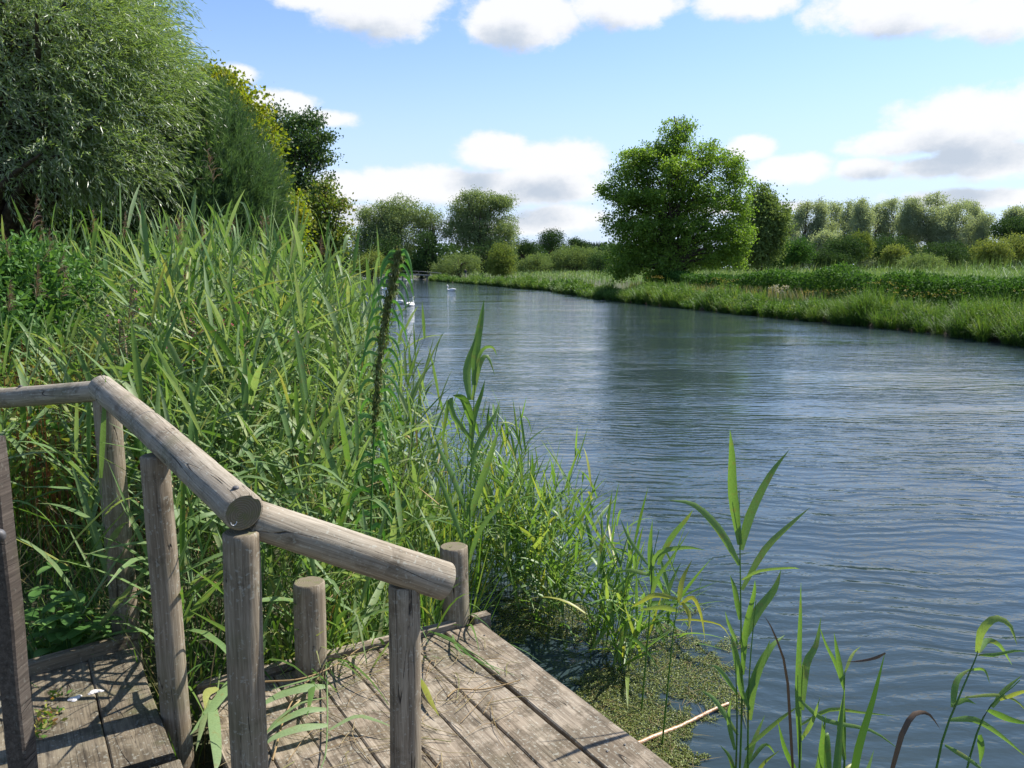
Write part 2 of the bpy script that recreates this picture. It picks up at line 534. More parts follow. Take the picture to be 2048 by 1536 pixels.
# ------------------------------------------------------------------ river and ground
RB = np.array([(-60, 24), (-20, 18), (0, 15), (10, 14.3), (17, 14.0), (22.5, 14.1), (26.7, 14.0), (31.1, 12.8), (37.9, 10.97), (47.2, 8.77), (58.2, 6.22), (79.5, 3.66),
               (100, -1.45), (120.8, -6.87), (146, -14.0), (175, -20.5), (220, -37), (400, -120)], float)
LB = np.array([(-60, 10), (-20, 6), (0, 3.0), (1.2, 0.8), (2.6, -0.9), (4, -0.75), (6, -0.7), (8, -1.45), (10, -2.1), (15, -3.2), (21, -4.4), (42, -8.2), (75, -14.5), (110, -21),
               (146, -26.5), (175, -34), (220, -50), (400, -140)], float)


def rbx(y): return np.interp(y, RB[:, 0], RB[:, 1])
def lbx(y): return np.interp(y, LB[:, 0], LB[:, 1])


def vnoise(x, y, s, seed=0):
    """cheap smooth value noise"""
    r = np.random.default_rng(seed).random((64, 64))
    x = np.asarray(x, float) / s + 1000
    y = np.asarray(y, float) / s + 1000
    xi, yi = np.floor(x).astype(int), np.floor(y).astype(int)
    fx, fy = x - xi, y - yi
    fx, fy = fx * fx * (3 - 2 * fx), fy * fy * (3 - 2 * fy)
    g = lambda a, b: r[a % 64, b % 64]
    return (g(xi, yi) * (1 - fx) + g(xi + 1, yi) * fx) * (1 - fy) + (g(xi, yi + 1) * (1 - fx) + g(xi + 1, yi + 1) * fx) * fy


def ground_z(x, y):
    x, y = np.asarray(x, float), np.asarray(y, float)
    dl = lbx(y) - x            # >0 on the left bank
    dr = x - rbx(y)
    d = np.maximum(dl, dr)
    wdt = 0.5 + np.clip(y, 0, 200) * 0.006
    s = np.clip(d / wdt * 0.5 + 0.5, 0, 1)
    s = s * s * (3 - 2 * s)
    z = -0.7 + s * 1.05
    z = z + np.where(d > 1, 0.10 * (vnoise(x, y, 6, 2) - 0.5), 0)
    z = z + np.where(y > 230, np.clip((y - 230) / 800, 0, 1) * 0.5, 0)
    return z


def lines(*segs):
    o = []
    for a, b, st in segs:
        o += list(np.arange(a, b, st))
    return np.array(o + [segs[-1][1]])


gx = lines((-3000, -400, 200), (-400, -80, 20), (-80, -30, 2.5), (-30, -8, 0.9), (-8, 4, 0.22), (4, 18, 0.6), (18, 60, 3), (60, 400, 20), (400, 3000, 200))
gy = lines((-400, -40, 40), (-40, 0, 3), (0, 9, 0.22), (9, 30, 0.6), (30, 90, 1.5), (90, 240, 5), (240, 600, 30), (600, 5000, 200))
X, Y = np.meshgrid(gx, gy)
Z = ground_z(X, Y)
mb = MB()
ny, nx = X.shape
ii = (np.arange(ny - 1)[:, None] * nx + np.arange(nx - 1)[None]).reshape(-1)
mb.add(np.stack([X, Y, Z], -1), np.stack([ii, ii + 1, ii + nx + 1, ii + nx], 1))
m, t, out = newmat('ground_soil_and_grass')
geo = t.node('NewGeometry')
n1 = t.noise(geo.outputs['Position'], 0.35, 6, 0.65)
n2 = t.noise(geo.outputs['Position'], 7, 4, 0.6)
c = t.mix(t.smooth(n1, 0.4, 0.6), (0.045, 0.06, 0.02), (0.075, 0.078, 0.034))
c = t.mix(t.m('MULTIPLY', t.smooth(n2, 0.4, 0.7), 0.6), c, (0.05, 0.04, 0.022))
zz = t.node('SeparateXYZ', {0: geo.outputs['Position']}).outputs[2]
c = t.mix(t.smooth(zz, 0.22, 0.05), c, (0.045, 0.036, 0.022))
bp = t.node('Bump', {'Height': n2, 'Strength': 0.6, 'Distance': 0.06})
b = t.node('BsdfPrincipled', {'Base Color': c, 'Roughness': 0.95, 'Normal': bp.outputs[0]})
t.l.new(b.outputs[0], out.inputs[0])
tag(mb.build('ground', m), kind='structure')

# pale mown path on the right bank
mb = MB()
ys = np.arange(5, 200, 1.5)
px_ = rbx(ys) + 2.5
V = []
for xx, yy in zip(px_, ys):
    V += [(xx - 0.55, yy, float(ground_z(xx - 0.55, yy)) + 0.03), (xx + 0.6, yy, float(ground_z(xx + 0.6, yy)) + 0.03)]
Q = [[2 * i, 2 * i + 1, 2 * i + 3, 2 * i + 2] for i in range(len(ys) - 1)]
mb.add(V, Q)
tag(mb.build('path', simple_mat('mown_path', (0.14, 0.20, 0.055), (0.19, 0.19, 0.09), 2.5, 0.95, 0.1, 0.3)), kind='structure')

# water
m, t, out = newmat('river_water')
geo = t.node('NewGeometry')
pos = geo.outputs['Position']
rot = t.node('Mapping', {'Vector': pos, 'Rotation': (0, 0, math.radians(10)), 'Scale': (0.50, 1.0, 1.0)})
warp = t.node('TexNoise', {'Vector': pos, 'Scale': 0.8, 'Detail': 2})
pw = t.vm('ADD', rot.outputs[0], t.vm('MULTIPLY', t.vm('SUBTRACT', warp.outputs['Color'], (0.5, 0.5, 0.5)), (0.5, 0.5, 0)))
wv = t.node('TexWave', {'Vector': pw, 'Scale': 1.9, 'Distortion': 7.0, 'Detail': 2.5, 'Detail Scale': 1.2, 'Detail Roughness': 0.55}, wave_type='BANDS', bands_direction='Y')
na = t.noise(pw, 4.2, 4, 0.55)
nb = t.noise(t.node('Mapping', {'Vector': pos, 'Rotation': (0, 0, math.radians(-28)), 'Scale': (0.5, 1.0, 1.0)}).outputs[0], 9, 3, 0.55)
calm = t.noise(t.node('Mapping', {'Vector': pos, 'Rotation': (0, 0, math.radians(8)), 'Scale': (0.35, 1.0, 1.0)}).outputs[0], 0.35, 4, 0.6)
h = t.m('ADD', t.m('MULTIPLY', wv.outputs[1], 0.15), t.m('ADD', t.m('MULTIPLY', na, 0.75), t.m('MULTIPLY', nb, 0.24)))
swell = t.noise(t.node('Mapping', {'Vector': pos, 'Rotation': (0, 0, math.radians(6)), 'Scale': (0.22, 1.0, 1.0)}).outputs[0], 0.55, 3, 0.6)
h = t.m('ADD', h, t.m('MULTIPLY', swell, 0.5))
amp = t.m('ADD', 0.38, t.m('MULTIPLY', t.smooth(calm, 0.38, 0.60), 0.75))
bp = t.node('Bump', {'Height': t.m('MULTIPLY', h, amp), 'Strength': 1.0, 'Distance': 0.027})
mud = t.mix(t.noise(pos, 1.5, 4, 0.6), (0.022, 0.037, 0.045), (0.030, 0.046, 0.050))
b = t.node('BsdfPrincipled', {'Base Color': mud, 'Roughness': 0.04, 'IOR': 1.333, 'Specular IOR Level': 0.5, 'Normal': bp.outputs[0]})
t.l.new(b.outputs[0], out.inputs[0])
mb = MB()
ys = lines((-60, 0, 5), (0, 200, 2), (200, 400, 20))
V = []
for yy in ys:
    V += [(lbx(yy) - 1.6, yy, 0), (rbx(yy) + 1.6, yy, 0)]
mb.add(V, [[2 * i, 2 * i + 1, 2 * i + 3, 2 * i + 2] for i in range(len(ys) - 1)])
tag(mb.build('water', m), kind='structure')


# ------------------------------------------------------------------ logs, planks
def place(o, A, Bp, root):
    """local +Z from A to B, under root (translation only)"""
    A, Bp = Vector(A), Vector(Bp)
    q = (Bp - A).to_track_quat('Z', 'Y')
    o.rotation_mode = 'QUATERNION'
    o.rotation_quaternion = q
    if root:
        o.parent = root
        o.location = A - root.location
    else:
        o.location = A


def log(name, A, Bp, r0, r1, mat, root=None, seed=0, sides=40, flat0=0.004, tilt1=None):
    rng = np.random.default_rng(seed)
    L = float(np.linalg.norm(np.asarray(Bp) - np.asarray(A)))
    k = max(8, int(L / 0.035))
    zs = np.linspace(0, L, k)
    an = np.arange(sides) / sides * 2 * np.pi
    mb = MB()
    ph = rng.random(6) * 6.28
    bow = 0.006
    V = []
    zz = [0.0] + [0.005] + list(zs[1:-1]) + [L - 0.005, L]
    rr = [r0 - 0.006, r0] + list(np.interp(zs[1:-1], [0, L], [r0, r1])) + [r1, r1 - 0.006]
    for z, rad in zip(zz, rr):
        for a in an:
            d = 1 + 0.022 * math.sin(2 * a + ph[0]) + 0.014 * math.sin(3 * a + ph[1] + z * 2) + 0.018 * math.sin(z * 7 + ph[2]) * math.cos(a + ph[3]) \
                + 0.010 * math.sin(z * 17 + ph[4]) * math.cos(2 * a + ph[5]) + 0.006 * math.sin(9 * a + z * 3)
            # one long drying split
            da = (a - (ph[0] % 6.28) + 0.25 * math.sin(z * 2.2) + math.pi) % (2 * math.pi) - math.pi
            if abs(da) < 0.09:
                d -= 0.10
            V.append((rad * d * math.cos(a) + bow * math.sin(z / L * 3.14), rad * d * math.sin(a), z))
    n = len(zz)
    Q = [[i * sides + j, i * sides + (j + 1) % sides, (i + 1) * sides + (j + 1) % sides, (i + 1) * sides + j] for i in range(n - 1) for j in range(sides)]
    mb.add(V, Q, 0.5, 0)
    # end caps as quad fans
    for base, z, flip in ((0, 0.0, True), ((n - 1) * sides, L, False)):
        ring = np.array(V[base:base + sides])
        cen = ring.mean(0)
        inner = cen + (ring - cen) * 0.05
        VV = np.vstack([ring, inner])
        QQ = []
        for j in range(sides):
            j2 = (j + 1) % sides
            q = [j, j2, sides + j2, sides + j]
            QQ.append(q[::-1] if flip else q)
        for j in range(0, sides // 2 - 1):
            q = [sides + j, sides + j + 1, sides + (sides - 2 - j), sides + (sides - 1 - j)]
            QQ.append(q[::-1] if flip else q)
        mb.add(VV, QQ, 0.5, 1)
    o = mb.build(name, [mat, M_RING])
    place(o, A, Bp, root)
    return o


def board(name, A, Bp, width, thick, mat, root=None, up=(0, 0, 1), seed=0):
    """board with local +X along A->B, slightly worn edges and wavy top"""
    rng = np.random.default_rng(seed)
    A, Bp = np.asarray(A, float), np.asarray(Bp, float)
    L = float(np.linalg.norm(Bp - A))
    k = max(6, int(L / 0.05))
    xs = np.linspace(0, L, k)
    e = 0.005
    ph = rng.random(4) * 6.28
    V = []
    prof = [(-width / 2, -thick), (-width / 2, -e), (-width / 2 + e, 0), (-width / 4, -0.0012), (0, -0.002), (width / 4, -0.0012), (width / 2 - e, 0), (width / 2, -e), (width / 2, -thick)]
    for x in xs:
        wob = 0.0016 * math.sin(x * 6 + ph[0]) + 0.001 * math.sin(x * 17 + ph[1])
        for (y, z) in prof:
            V.append((x, y + wob * (1 if y > 0 else -0.7), z + 0.0012 * math.sin(x * 4 + ph[2])))
    n = len(prof)
    Q = [[i * n + j, (i + 1) * n + j, (i + 1) * n + (j + 1) % n, i * n + (j + 1) % n][::-1] for i in range(k - 1) for j in range(n)]
    mb = MB()
    mb.add(V, Q)
    for base, fl in ((0, 1), ((k - 1) * n, 0)):
        r = [base + j for j in range(n)]
        qs = [[r[0], r[1], r[7], r[8]], [r[1], r[2], r[6], r[7]], [r[2], r[3], r[5], r[6]], [r[3], r[4], r[4], r[5]]]
        for q in qs[:3]:
            mb.Q.append(np.array([q if fl else q[::-1]]))
            mb.MI.append(np.array([0]))
    o = mb.build(name, mat, smooth=False)
    xa = Vector((Bp - A) / L)
    upv = Vector(up)
    ya = upv.cross(xa).normalized()
    za = xa.cross(ya)
    R = Matrix((xa, ya, za)).transposed()
    o.rotation_mode = 'QUATERNION'
    o.rotation_quaternion = R.to_quaternion()
    if root:
        o.parent = root
        o.location = Vector(A) - root.location
    else:
        o.location = Vector(A)
    return o


# ------------------------------------------------------------------ jetty deck
ZD = 0.50
c0 = G(965, 1245, ZD)
c1 = G(1350, 1536, ZD)
along = nrm(c1 - c0)
back = np.array([along[1], -along[0], 0.0])           # points left along the back edge
if back[0] > 0: back = -back
jet = empty('wooden_jetty', (c0[0] - 0.6, c0[1] - 0.8, 0.0), 'low grey plank jetty deck strewn with cut reeds at the water edge', 'jetty')
wd = [0.188, 0.165, 0.138, 0.142, 0.150, 0.138, 0.145, 0.140]
gaps = [0.015, 0.0035, 0.004, 0.003, 0.004, 0.004, 0.003, 0.003]
pos = 0.0
for i, (ww, gp) in enumerate(zip(wd, gaps)):
    s = c0 + back * (pos + ww / 2)
    start = s - along * (0.0 if i < 3 else 0.0)
    board('plank', start + along * 0.003 * (i % 3), start + along * 2.3, ww, 0.035, M_PLANK, jet, seed=10 + i)
    pos += ww + gp
# joists, skirt board and the raised edge board along the back
for s in (0.12, 1.1, 2.1):
    A = c0 + along * s
    board('joist', A + np.array([0, 0, -0.037]) + back * 0.02, A + back * (pos - 0.05) + np.array([0, 0, -0.037]), 0.07, 0.12, M_DARKW, jet, seed=40)
A = c0 - along * 0.027 + back * 0.13
board('edge_board', A + np.array([0, 0, 0.028]), A + back * (pos - 0.14) + np.array([0, 0, 0.028]), 0.045, 0.09, M_PLANK, jet, seed=50)
A = c0 - along * 0.027
board('edge_board', A + np.array([0, 0, 0.03]) - back * 0.045, A + back * 0.04 + np.array([0, 0, 0.03]), 0.05, 0.09, M_PLANK, jet, seed=51)
for k in (0.35, 1.1):
    for s in (0.3, 1.8):
        q = c0 + along * s + back * k
        log('pile', (q[0], q[1], -0.75), (q[0], q[1], ZD - 0.165), 0.05, 0.05, M_DARKW, jet, seed=int(k * 10 + s * 100), sides=16)
# screw heads, a part of the plank they hold
mb = MB()
ang = np.arange(8) / 8 * 6.283
ring = np.stack([0.0045 * np.cos(ang), 0.0045 * np.sin(ang), np.full(8, 0.0002)], 1)
top = ring + np.array([0, 0, 0.0007])
mb.add(np.vstack([ring, top]), [[j, (j + 1) % 8, 8 + (j + 1) % 8, 8 + j] for j in range(8)] + [[8, 9, 14, 15], [9, 10, 13, 14], [10, 11, 12, 13]])
scr = mb.build('screw', M_NAIL)
first = True
for pl in [c for c in jet.children if c.name.startswith('plank')][:7]:
    wpl = pl.dimensions[1]
    for sx in (0.12, 1.1):
        for sy in (-0.25, 0.25):
            o = scr if first else scr.copy()
            if not first:
                COL.objects.link(o)
            first = False
            o.parent = pl
            o.location = (sx, sy * 0.15, 0.0)

# ------------------------------------------------------------------ stepped landing, left
ZS = 0.60
s_fr = G(270, 1292, ZS)       # far right corner
s_nr = G(345, 1500, ZS)       # near right corner
s_fl = G(60, 1352, ZS)
sal = nrm(s_nr - s_fr)
sbk = nrm(s_fl - s_fr)
st = empty('landing_step', (-1.5, 2.5, 0.2), 'dark mossy timber step below the handrail with white droppings on it', 'step')
pos = 0
Lst = float(np.linalg.norm(s_nr - s_fr))
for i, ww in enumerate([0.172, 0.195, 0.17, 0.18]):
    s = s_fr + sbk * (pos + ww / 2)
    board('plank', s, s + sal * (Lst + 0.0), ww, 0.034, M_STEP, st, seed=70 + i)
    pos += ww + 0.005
A = s_fr - sal * 0.026
board('kick_board', A + np.array([0, 0, 0.045]) - sbk * 0.01, A + sbk * 0.75 + np.array([0, 0, 0.045]), 0.045, 0.10, M_STEP, st, seed=80)
for ss, nm in ((0.03, 'bearer'), (Lst - 0.05, 'bearer')):
    A = s_fr + sal * ss + np.array([0, 0, -0.036])
    board(nm, A + sbk * 0.01, A + sbk * (pos - 0.02), 0.06, 0.45, M_DARKW, st, seed=81)
nt = empty('near_step', (-1.1, 2.1, 0.2), 'next mossy timber tread at the bottom left corner of the photo', 'step')
pos = 0
A0 = s_fr + sal * (Lst + 0.055) + np.array([0, 0, 0.004])
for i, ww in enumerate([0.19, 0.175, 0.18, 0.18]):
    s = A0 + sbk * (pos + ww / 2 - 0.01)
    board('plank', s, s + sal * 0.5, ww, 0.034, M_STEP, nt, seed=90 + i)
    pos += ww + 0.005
for ss in (0.03, 0.45):
    A = A0 + sal * ss + np.array([0, 0, -0.037])
    board('bearer', A + sbk * 0.01, A + sbk * (pos - 0.02), 0.06, 0.45, M_DARKW, nt, seed=95)

# droppings on the step
rng = np.random.default_rng(5)
for (u, v, su, sv), lab in zip([(150, 1397, 0.017, 0.009), (190, 1384, 0.021, 0.006)],
                               ['round white bird dropping on the mossy step, the left one', 'long white bird dropping on the mossy step, the right one']):
    cpt = G(u, v, ZS)
    mb = MB()
    n = 20
    an = np.arange(n) / n * 6.283
    rr = 1 + 0.3 * np.sin(3 * an + rng.random() * 6) + 0.2 * rng.random(n)
    V = []
    for k, (f, h) in enumerate([(1.0, 0.0), (0.8, 0.004), (0.35, 0.006), (0.05, 0.0062)]):
        V += [(cpt[0] + f * su * rr[i] * math.cos(an[i]), cpt[1] + f * sv * 2.0 * rr[i] * math.sin(an[i]) + 0.4 * f * su * math.cos(an[i]), cpt[2] + h) for i in range(n)]
    mb.add(V, [[k * n + i, k * n + (i + 1) % n, (k + 1) * n + (i + 1) % n, (k + 1) * n + i] for k in range(3) for i in range(n)])
    tag(mb.build('bird_dropping', M_DROP), lab, 'bird dropping', 'white droppings on the step')

# ------------------------------------------------------------------ handrail
hr = empty('handrail', (-1.2, 2.7, 0.35), 'weathered round pole handrail bending down beside the steps to the jetty', 'handrail')
R1a, R1b = P(207, 778, 3.30), P(487, 1024, 2.19)
d1 = nrm(R1b - R1a)
log('rail', R1a - d1 * 0.03, R1b, 0.051, 0.0535, M_RAIL, hr, 11)
R0b = P(214, 781, 3.30)
R0a = P(-260, 815, 3.75)
d0 = nrm(R0b - R0a)
log('rail', R0a, R0b + d0 * 0.02, 0.042, 0.044, M_RAIL, hr, 12)
R2a, R2b = P(505, 1037, 2.27), P(893, 1163, 2.58)
log('rail', R2a, R2b, 0.052, 0.0585, M_RAIL, hr, 13)


def post(u, v, d, r, drop, seed, ub=None, name='post', root=None, rt=None):
    A = P(u, v, d)
    b = A.copy()
    b[2] = drop
    if ub is not None:
        b[0] += ub
    return log(name, b, A, r * 1.06, rt or r, M_POST, root, seed)


post(213, 797, 3.33, 0.051, 0.0, 21, 0.03, root=hr)
post(310, 909, 2.70, 0.0455, 0.0, 22, 0.03, root=hr)
post(482, 1062, 2.23, 0.050, -0.1, 23, 0.0, root=hr)
post(808, 1168, 2.53, 0.0475, -0.6, 24, 0.0, root=hr)
# squared newel at the photo's left edge with a dark bolt head
A = P(-36, 880, 1.95)
nw = board('newel_post', A, (A[0] + 0.02, A[1], 0.2), 0.050, 0.05, M_DARKW, hr, up=(0.0, -1, 0), seed=31)


def bolt(name, c, nor, r, h, parent_root, mat=M_NAIL):
    c, nor = np.asarray(c, float), nrm(np.asarray(nor, float))
    a = nrm(np.cross(nor, [0.3, 0.5, 0.8]))
    b = np.cross(nor, a)
    n = 14
    an = np.arange(n) / n * 6.283
    V = []
    for f, hh in [(1, -0.004), (1, h * 0.4), (0.8, h * 0.85), (0.4, h), (0.05, h * 1.02)]:
        V += [c + r * f * (a * math.cos(x) + b * math.sin(x)) + nor * hh for x in an]
    mb = MB()
    mb.add(V, [[k * n + i, k * n + (i + 1) % n, (k + 1) * n + (i + 1) % n, (k + 1) * n + i] for k in range(4) for i in range(n)])
    return mb.build(name, mat, parent_root, origin=tuple(parent_root.location))


bolt('bolt_head', P(-4, 1072, 1.94), (0.3, -1, 0.1), 0.017, 0.014, hr)
for (u, v, d) in [(472, 972, 2.21), (33, 779, 3.42), (192, 762, 3.26)]:
    p0 = P(u, v, d)
    base_ax = R1a if u > 100 else R0a
    dd = d1 if u > 300 else d0
    org = R1a if u > 300 else R0a
    foot = org + dd * float(np.dot(p0 - org, dd))
    nor = nrm(np.array([0.0, -0.1, 1.0]) - dd * float(np.dot([0.0, -0.1, 1.0], dd)))
    bolt('nail', foot + nor * ((0.0535 if u > 300 else 0.044) + 0.001), nor, 0.0085, 0.004, hr)
# bent staple in the sawn rail end
e = R1b + d1 * 0.004
sd = nrm(np.cross(d1, [0, 0, 1]))
upv = np.cross(sd, d1)
if sd[0] > 0: sd = -sd
mb = MB()
ctr = e + sd * 0.028 - upv * 0.022
if upv[2] < 0:
    ctr = e + sd * 0.028 + upv * 0.022
    upv = -upv
pts = [ctr + sd * 0.008 * math.cos(a) + upv * 0.009 * math.sin(a) for a in np.linspace(math.pi * 0.98, math.pi * 2.02, 9)]
tube1(mb, pts, [0.0011] * 9, 6)
mb.build('staple', M_STAPLE, hr, origin=tuple(hr.location))

mp1 = G(922, 1250, ZD)
o = log('mooring_post', (mp1[0] + 0.01, mp1[1] + 0.03, -0.8), tuple(P(907, 1092, 3.72)), 0.066, 0.064, M_POST, None, 41)
tag(o, 'short round mooring post with flat top at the outer deck corner', 'post')
o = log('mooring_post', (P(622, 1300, 3.25)[0], P(622, 1300, 3.25)[1], -0.8), tuple(P(618, 1163, 3.25)), 0.068, 0.063, M_POST, None, 42)
tag(o, 'short round post in shade behind the deck among the reeds', 'post')


# ------------------------------------------------------------------ reeds
def stems(mb, base, h, lean, rng, leafL, leafW, nleaf, rad=0.0028, seg=4, lo=0.22, wind=(0.35, -0.25), rr=None, fold=0.0, stemmat=0, leafmat=0, bseg=4):
    """reed stems with alternate strap leaves; base (n,3), h (n,), lean (n,2)"""
    n = len(base)
    ks = 6
    T = np.linspace(0, 1, ks)
    pts = base[:, None] + np.zeros((n, ks, 3))
    pts[:, :, 2] += h[:, None] * T
    pts[:, :, :2] += lean[:, None] * (T ** 1.7)[None, :, None] * h[:, None, None]
    rads = np.broadcast_to(np.linspace(1, 0.35, ks)[None], (n, ks)) * rad
    rr = rng.random(n) if rr is None else rr
    tubes(mb, pts, rads, 3, rr * 0.6, stemmat)
    ang0 = rng.random(n) * 6.28
    for j in range(nleaf):
        f = lo + (1 - lo) * (j + 0.5 + rng.uniform(-0.3, 0.3, n)) / nleaf
        f = np.clip(f, 0, 0.995)
        b = base.copy()
        b[:, 2] += h * f
        b[:, :2] += lean * (f ** 1.7)[:, None] * h[:, None]
        an = ang0 + j * math.pi + rng.normal(0, 0.5, n)
        out = np.stack([np.cos(an) + wind[0], np.sin(an) * 0.9 + wind[1], np.zeros(n)], 1)
        out = nrm(out)
        el = np.radians(rng.uniform(22, 72, n))
        el = np.where(f > 0.9, np.radians(rng.uniform(62, 84, n)), el)
        d = out * np.cos(el)[:, None] + np.array([0, 0, 1.0]) * np.sin(el)[:, None]
        side = np.cross(d, np.array([0, 0, 1.0])) + rng.normal(0, 0.25, (n, 3))
        L = leafL * rng.uniform(0.65, 1.25, n) * np.where(f > 0.85, 0.8, 1.0)
        W = leafW * rng.uniform(0.7, 1.2, n)
        dr = rng.uniform(0.03, 0.75, n) ** 1.7
        rj = np.clip(rr * 0.5 + rng.random(n) * 0.45, 0, 0.92)
        rj = np.where(rng.random(n) < 0.02, 1.0, rj)
        blades(mb, b, d, side, L, W, dr, bseg, rj, leafmat, fold)


def plume(mb, top, dirv, rng, L=0.24, n=46, mi=1):
    s = rng.random(n) ** 0.9
    b = top + np.outer(s, dirv) * L
    d = nrm(dirv * 1.0 + rng.normal(0, 0.30, (n, 3)) + np.array([0.25, -0.1, -0.2]))
    blades(mb, b, d, rdir(rng, n), L * 0.42 * (1.15 - s), 0.004, 0.45, 2, rng.random(n), mi)


rng = np.random.default_rng(7)


def deck_clear(x, y, pad=0.05):
    """True where no deck or step stands"""
    q = np.stack([x - c0[0], y - c0[1]], 1)
    a = q @ along[:2]
    b = q @ back[:2]
    on = (a > -0.06 - pad) & (a < 2.4) & (b > -pad) & (b < 1.27)
    q2 = np.stack([x - s_fr[0], y - s_fr[1]], 1)
    a2 = q2 @ sal[:2]
    b2 = q2 @ sbk[:2]
    on2 = (a2 > -0.06 - pad) & (a2 < 1.6) & (b2 > -pad) & (b2 < 1.2)
    return ~(on | on2)


def sample_left(n, y0, y1, w_in, w_out, rng, power=1.0):
    y = y0 + (y1 - y0) * rng.random(n) ** power
    x = lbx(y) + w_in - (w_in + w_out) * rng.random(n)
    return x, y


mb = MB()
# near bed
x, y = sample_left(1550, 2.75, 8.5, 0.25, 4.6, rng)
ok = deck_clear(x, y, 0.02) & ~((x / y < -0.46) & (rng.random(len(x)) < 0.8))
x, y = x[ok], y[ok]
n = len(x)
base = np.stack([x, y, ground_z(x, y) - 0.02], 1)
hh = rng.uniform(1.25, 2.0, n)
left = np.clip((-x - 0.6) / 1.2, 0, 1)
hh = 1.0 + left * 0.75 + rng.uniform(-0.15, 0.38, n)
hh *= np.where((x / y < -0.44), 0.66, 1.0)       # lower towards the herb patch at far left
hh *= 0.72 + 0.28 * np.clip((y - 3.2) / 2.2, 0, 1)
lean = rng.normal(0, 0.14, (n, 2)) + np.array([0.04, -0.05])
stems(mb, base, hh, lean, rng, 0.50, 0.031, 8, 0.0032, 5, wind=(0.05, -0.2), fold=0.25, bseg=5, lo=0.33)
pick = rng.random(n) < 0.11
stems(mb, base[pick] + np.array([0.05, 0.03, 0]), hh[pick] * 0.9, rng.normal(0, 0.2, (pick.sum(), 2)), rng, 0.30, 0.012, 4, 0.003, 4, rr=rng.random(pick.sum()), stemmat=2, leafmat=2, lo=0.1)
# middle
x, y = sample_left(2000, 8.5, 24, 0.3, 6.5, rng, 0.9)
n = len(x)
base = np.stack([x, y, ground_z(x, y) - 0.02], 1)
hh = rng.uniform(1.6, 2.35, n) * np.where(x > lbx(y) - 1.2, 0.78, 1.0)
stems(mb, base, hh, rng.normal(0, 0.11, (n, 2)) + np.array([0.05, -0.03]), rng, 0.50, 0.030, 7, 0.004, 4, wind=(0.1, -0.2))
# far
for (y0, y1, nn, ww, sc_) in ((24, 60, 1800, 4.0, 1.5), (60, 150, 1500, 6.0, 2.6)):
    x, y = sample_left(nn, y0, y1, 0.35, ww, rng)
    n = len(x)
    base = np.stack([x, y, ground_z(x, y) - 0.02], 1)
    hh = rng.uniform(1.3, 2.0, n) * np.where(x > lbx(y) - 1.0, 0.75, 1.0) * (1 if y0 < 50 else 0.8)
    stems(mb, base, hh, rng.normal(0, 0.1, (n, 2)), rng, 0.42, 0.02 * sc_, 7, 0.003 * sc_, 3, bseg=3)
# plumes
for i in range(110):
    yy = rng.uniform(7, 34) if i > 16 else rng.uniform(4.5, 8)
    xx = lbx(yy) - rng.uniform(1.0, 5)
    hz = rng.uniform(1.5, 2.25)
    gz = float(ground_z(xx, yy))
    top = np.array([xx, yy, gz + hz])
    tubes(mb, np.array([[[xx - 0.05, yy, gz], [xx - 0.02, yy, gz + hz * 0.5], top]]), np.array([[0.004, 0.003, 0.002]]), 3, 0.4)
    plume(mb, top, nrm(np.array([rng.normal(0.2, 0.25), rng.normal(0, 0.2), 1.0])), rng, rng.uniform(0.18, 0.30), int(60 if yy < 9 else 26))
for (u, v, d_, L_) in [(356, 432, 6.0, 0.26), (405, 440, 7.0, 0.24), (262, 556, 4.7, 0.30), (75, 528, 6.0, 0.26), (372, 505, 6.2, 0.26), (250, 425, 9, 0.3), (482, 486, 8, 0.26), (535, 430, 10, 0.3),
                       (560, 468, 12, 0.3), (600, 500, 14, 0.3), (642, 470, 9, 0.24), (20, 560, 6.5, 0.26), (330, 520, 5.5, 0.24), (700, 540, 12, 0.3), (460, 560, 6.0, 0.24), (240, 640, 4.6, 0.22), (575, 640, 5.5, 0.2)]:
    c_ = P(u, v, d_)
    dv = nrm(np.array([0.10, 0.05, 1.0]))
    a_ = c_ - dv * L_
    gz = float(ground_z(a_[0], a_[1]))
    tubes(mb, np.array([[[a_[0] - 0.1, a_[1], gz], [a_[0] - 0.05, a_[1], (gz + a_[2]) / 2], a_]]), np.array([[0.0045, 0.004, 0.0025]]), 3, 0.5)
    plume(mb, a_, dv, rng, L_, 120)
bed = mb.build('reed_bed', [L_REED, L_PLUME, L_DRY])
tag(bed, 'dense tall green reed bed with purple brown plumes along the left bank', 'reeds', kind='stuff')

# sedges and grass under the reeds, near
mb = MB()
n = 9000
x, y = sample_left(n, 2.6, 9, 0.45, 4.6, rng)
ok = deck_clear(x, y, 0.0)
x, y = x[ok], y[ok]
n = len(x)
base = np.stack([x, y, ground_z(x, y) - 0.02], 1)
an = rng.random(n) * 6.28
el = np.radians(rng.uniform(58, 86, n))
d = np.stack([np.cos(an) * np.cos(el), np.sin(an) * np.cos(el), np.sin(el)], 1)
blades(mb, base, d, np.stack([-np.sin(an), np.cos(an), np.zeros(n)], 1), rng.uniform(0.3, 0.75, n), rng.uniform(0.006, 0.011, n), rng.uniform(0.05, 0.55, n), 5, rng.random(n) * 0.7)
n = 230
s_ = rng.uniform(0.02, 1.35, n)
s_[:90] = rng.normal(0.78, 0.12, 90)
base = c0[None] + back[None] * s_[:, None] - along[None] * rng.uniform(0.03, 0.25, n)[:, None]
base[:, 2] = rng.uniform(0.1, 0.5, n)
d = nrm(along[None] * rng.uniform(0.1, 1.0, n)[:, None] + np.array([0, 0, 1.0]) + rng.normal(0, 0.3, (n, 3)))
blades(mb, base, d, np.broadcast_to(back, (n, 3)) + rng.normal(0, 0.3, (n, 3)), rng.uniform(0.3, 0.65, n), 0.012, rng.uniform(0.2, 0.7, n), 7, rng.random(n))
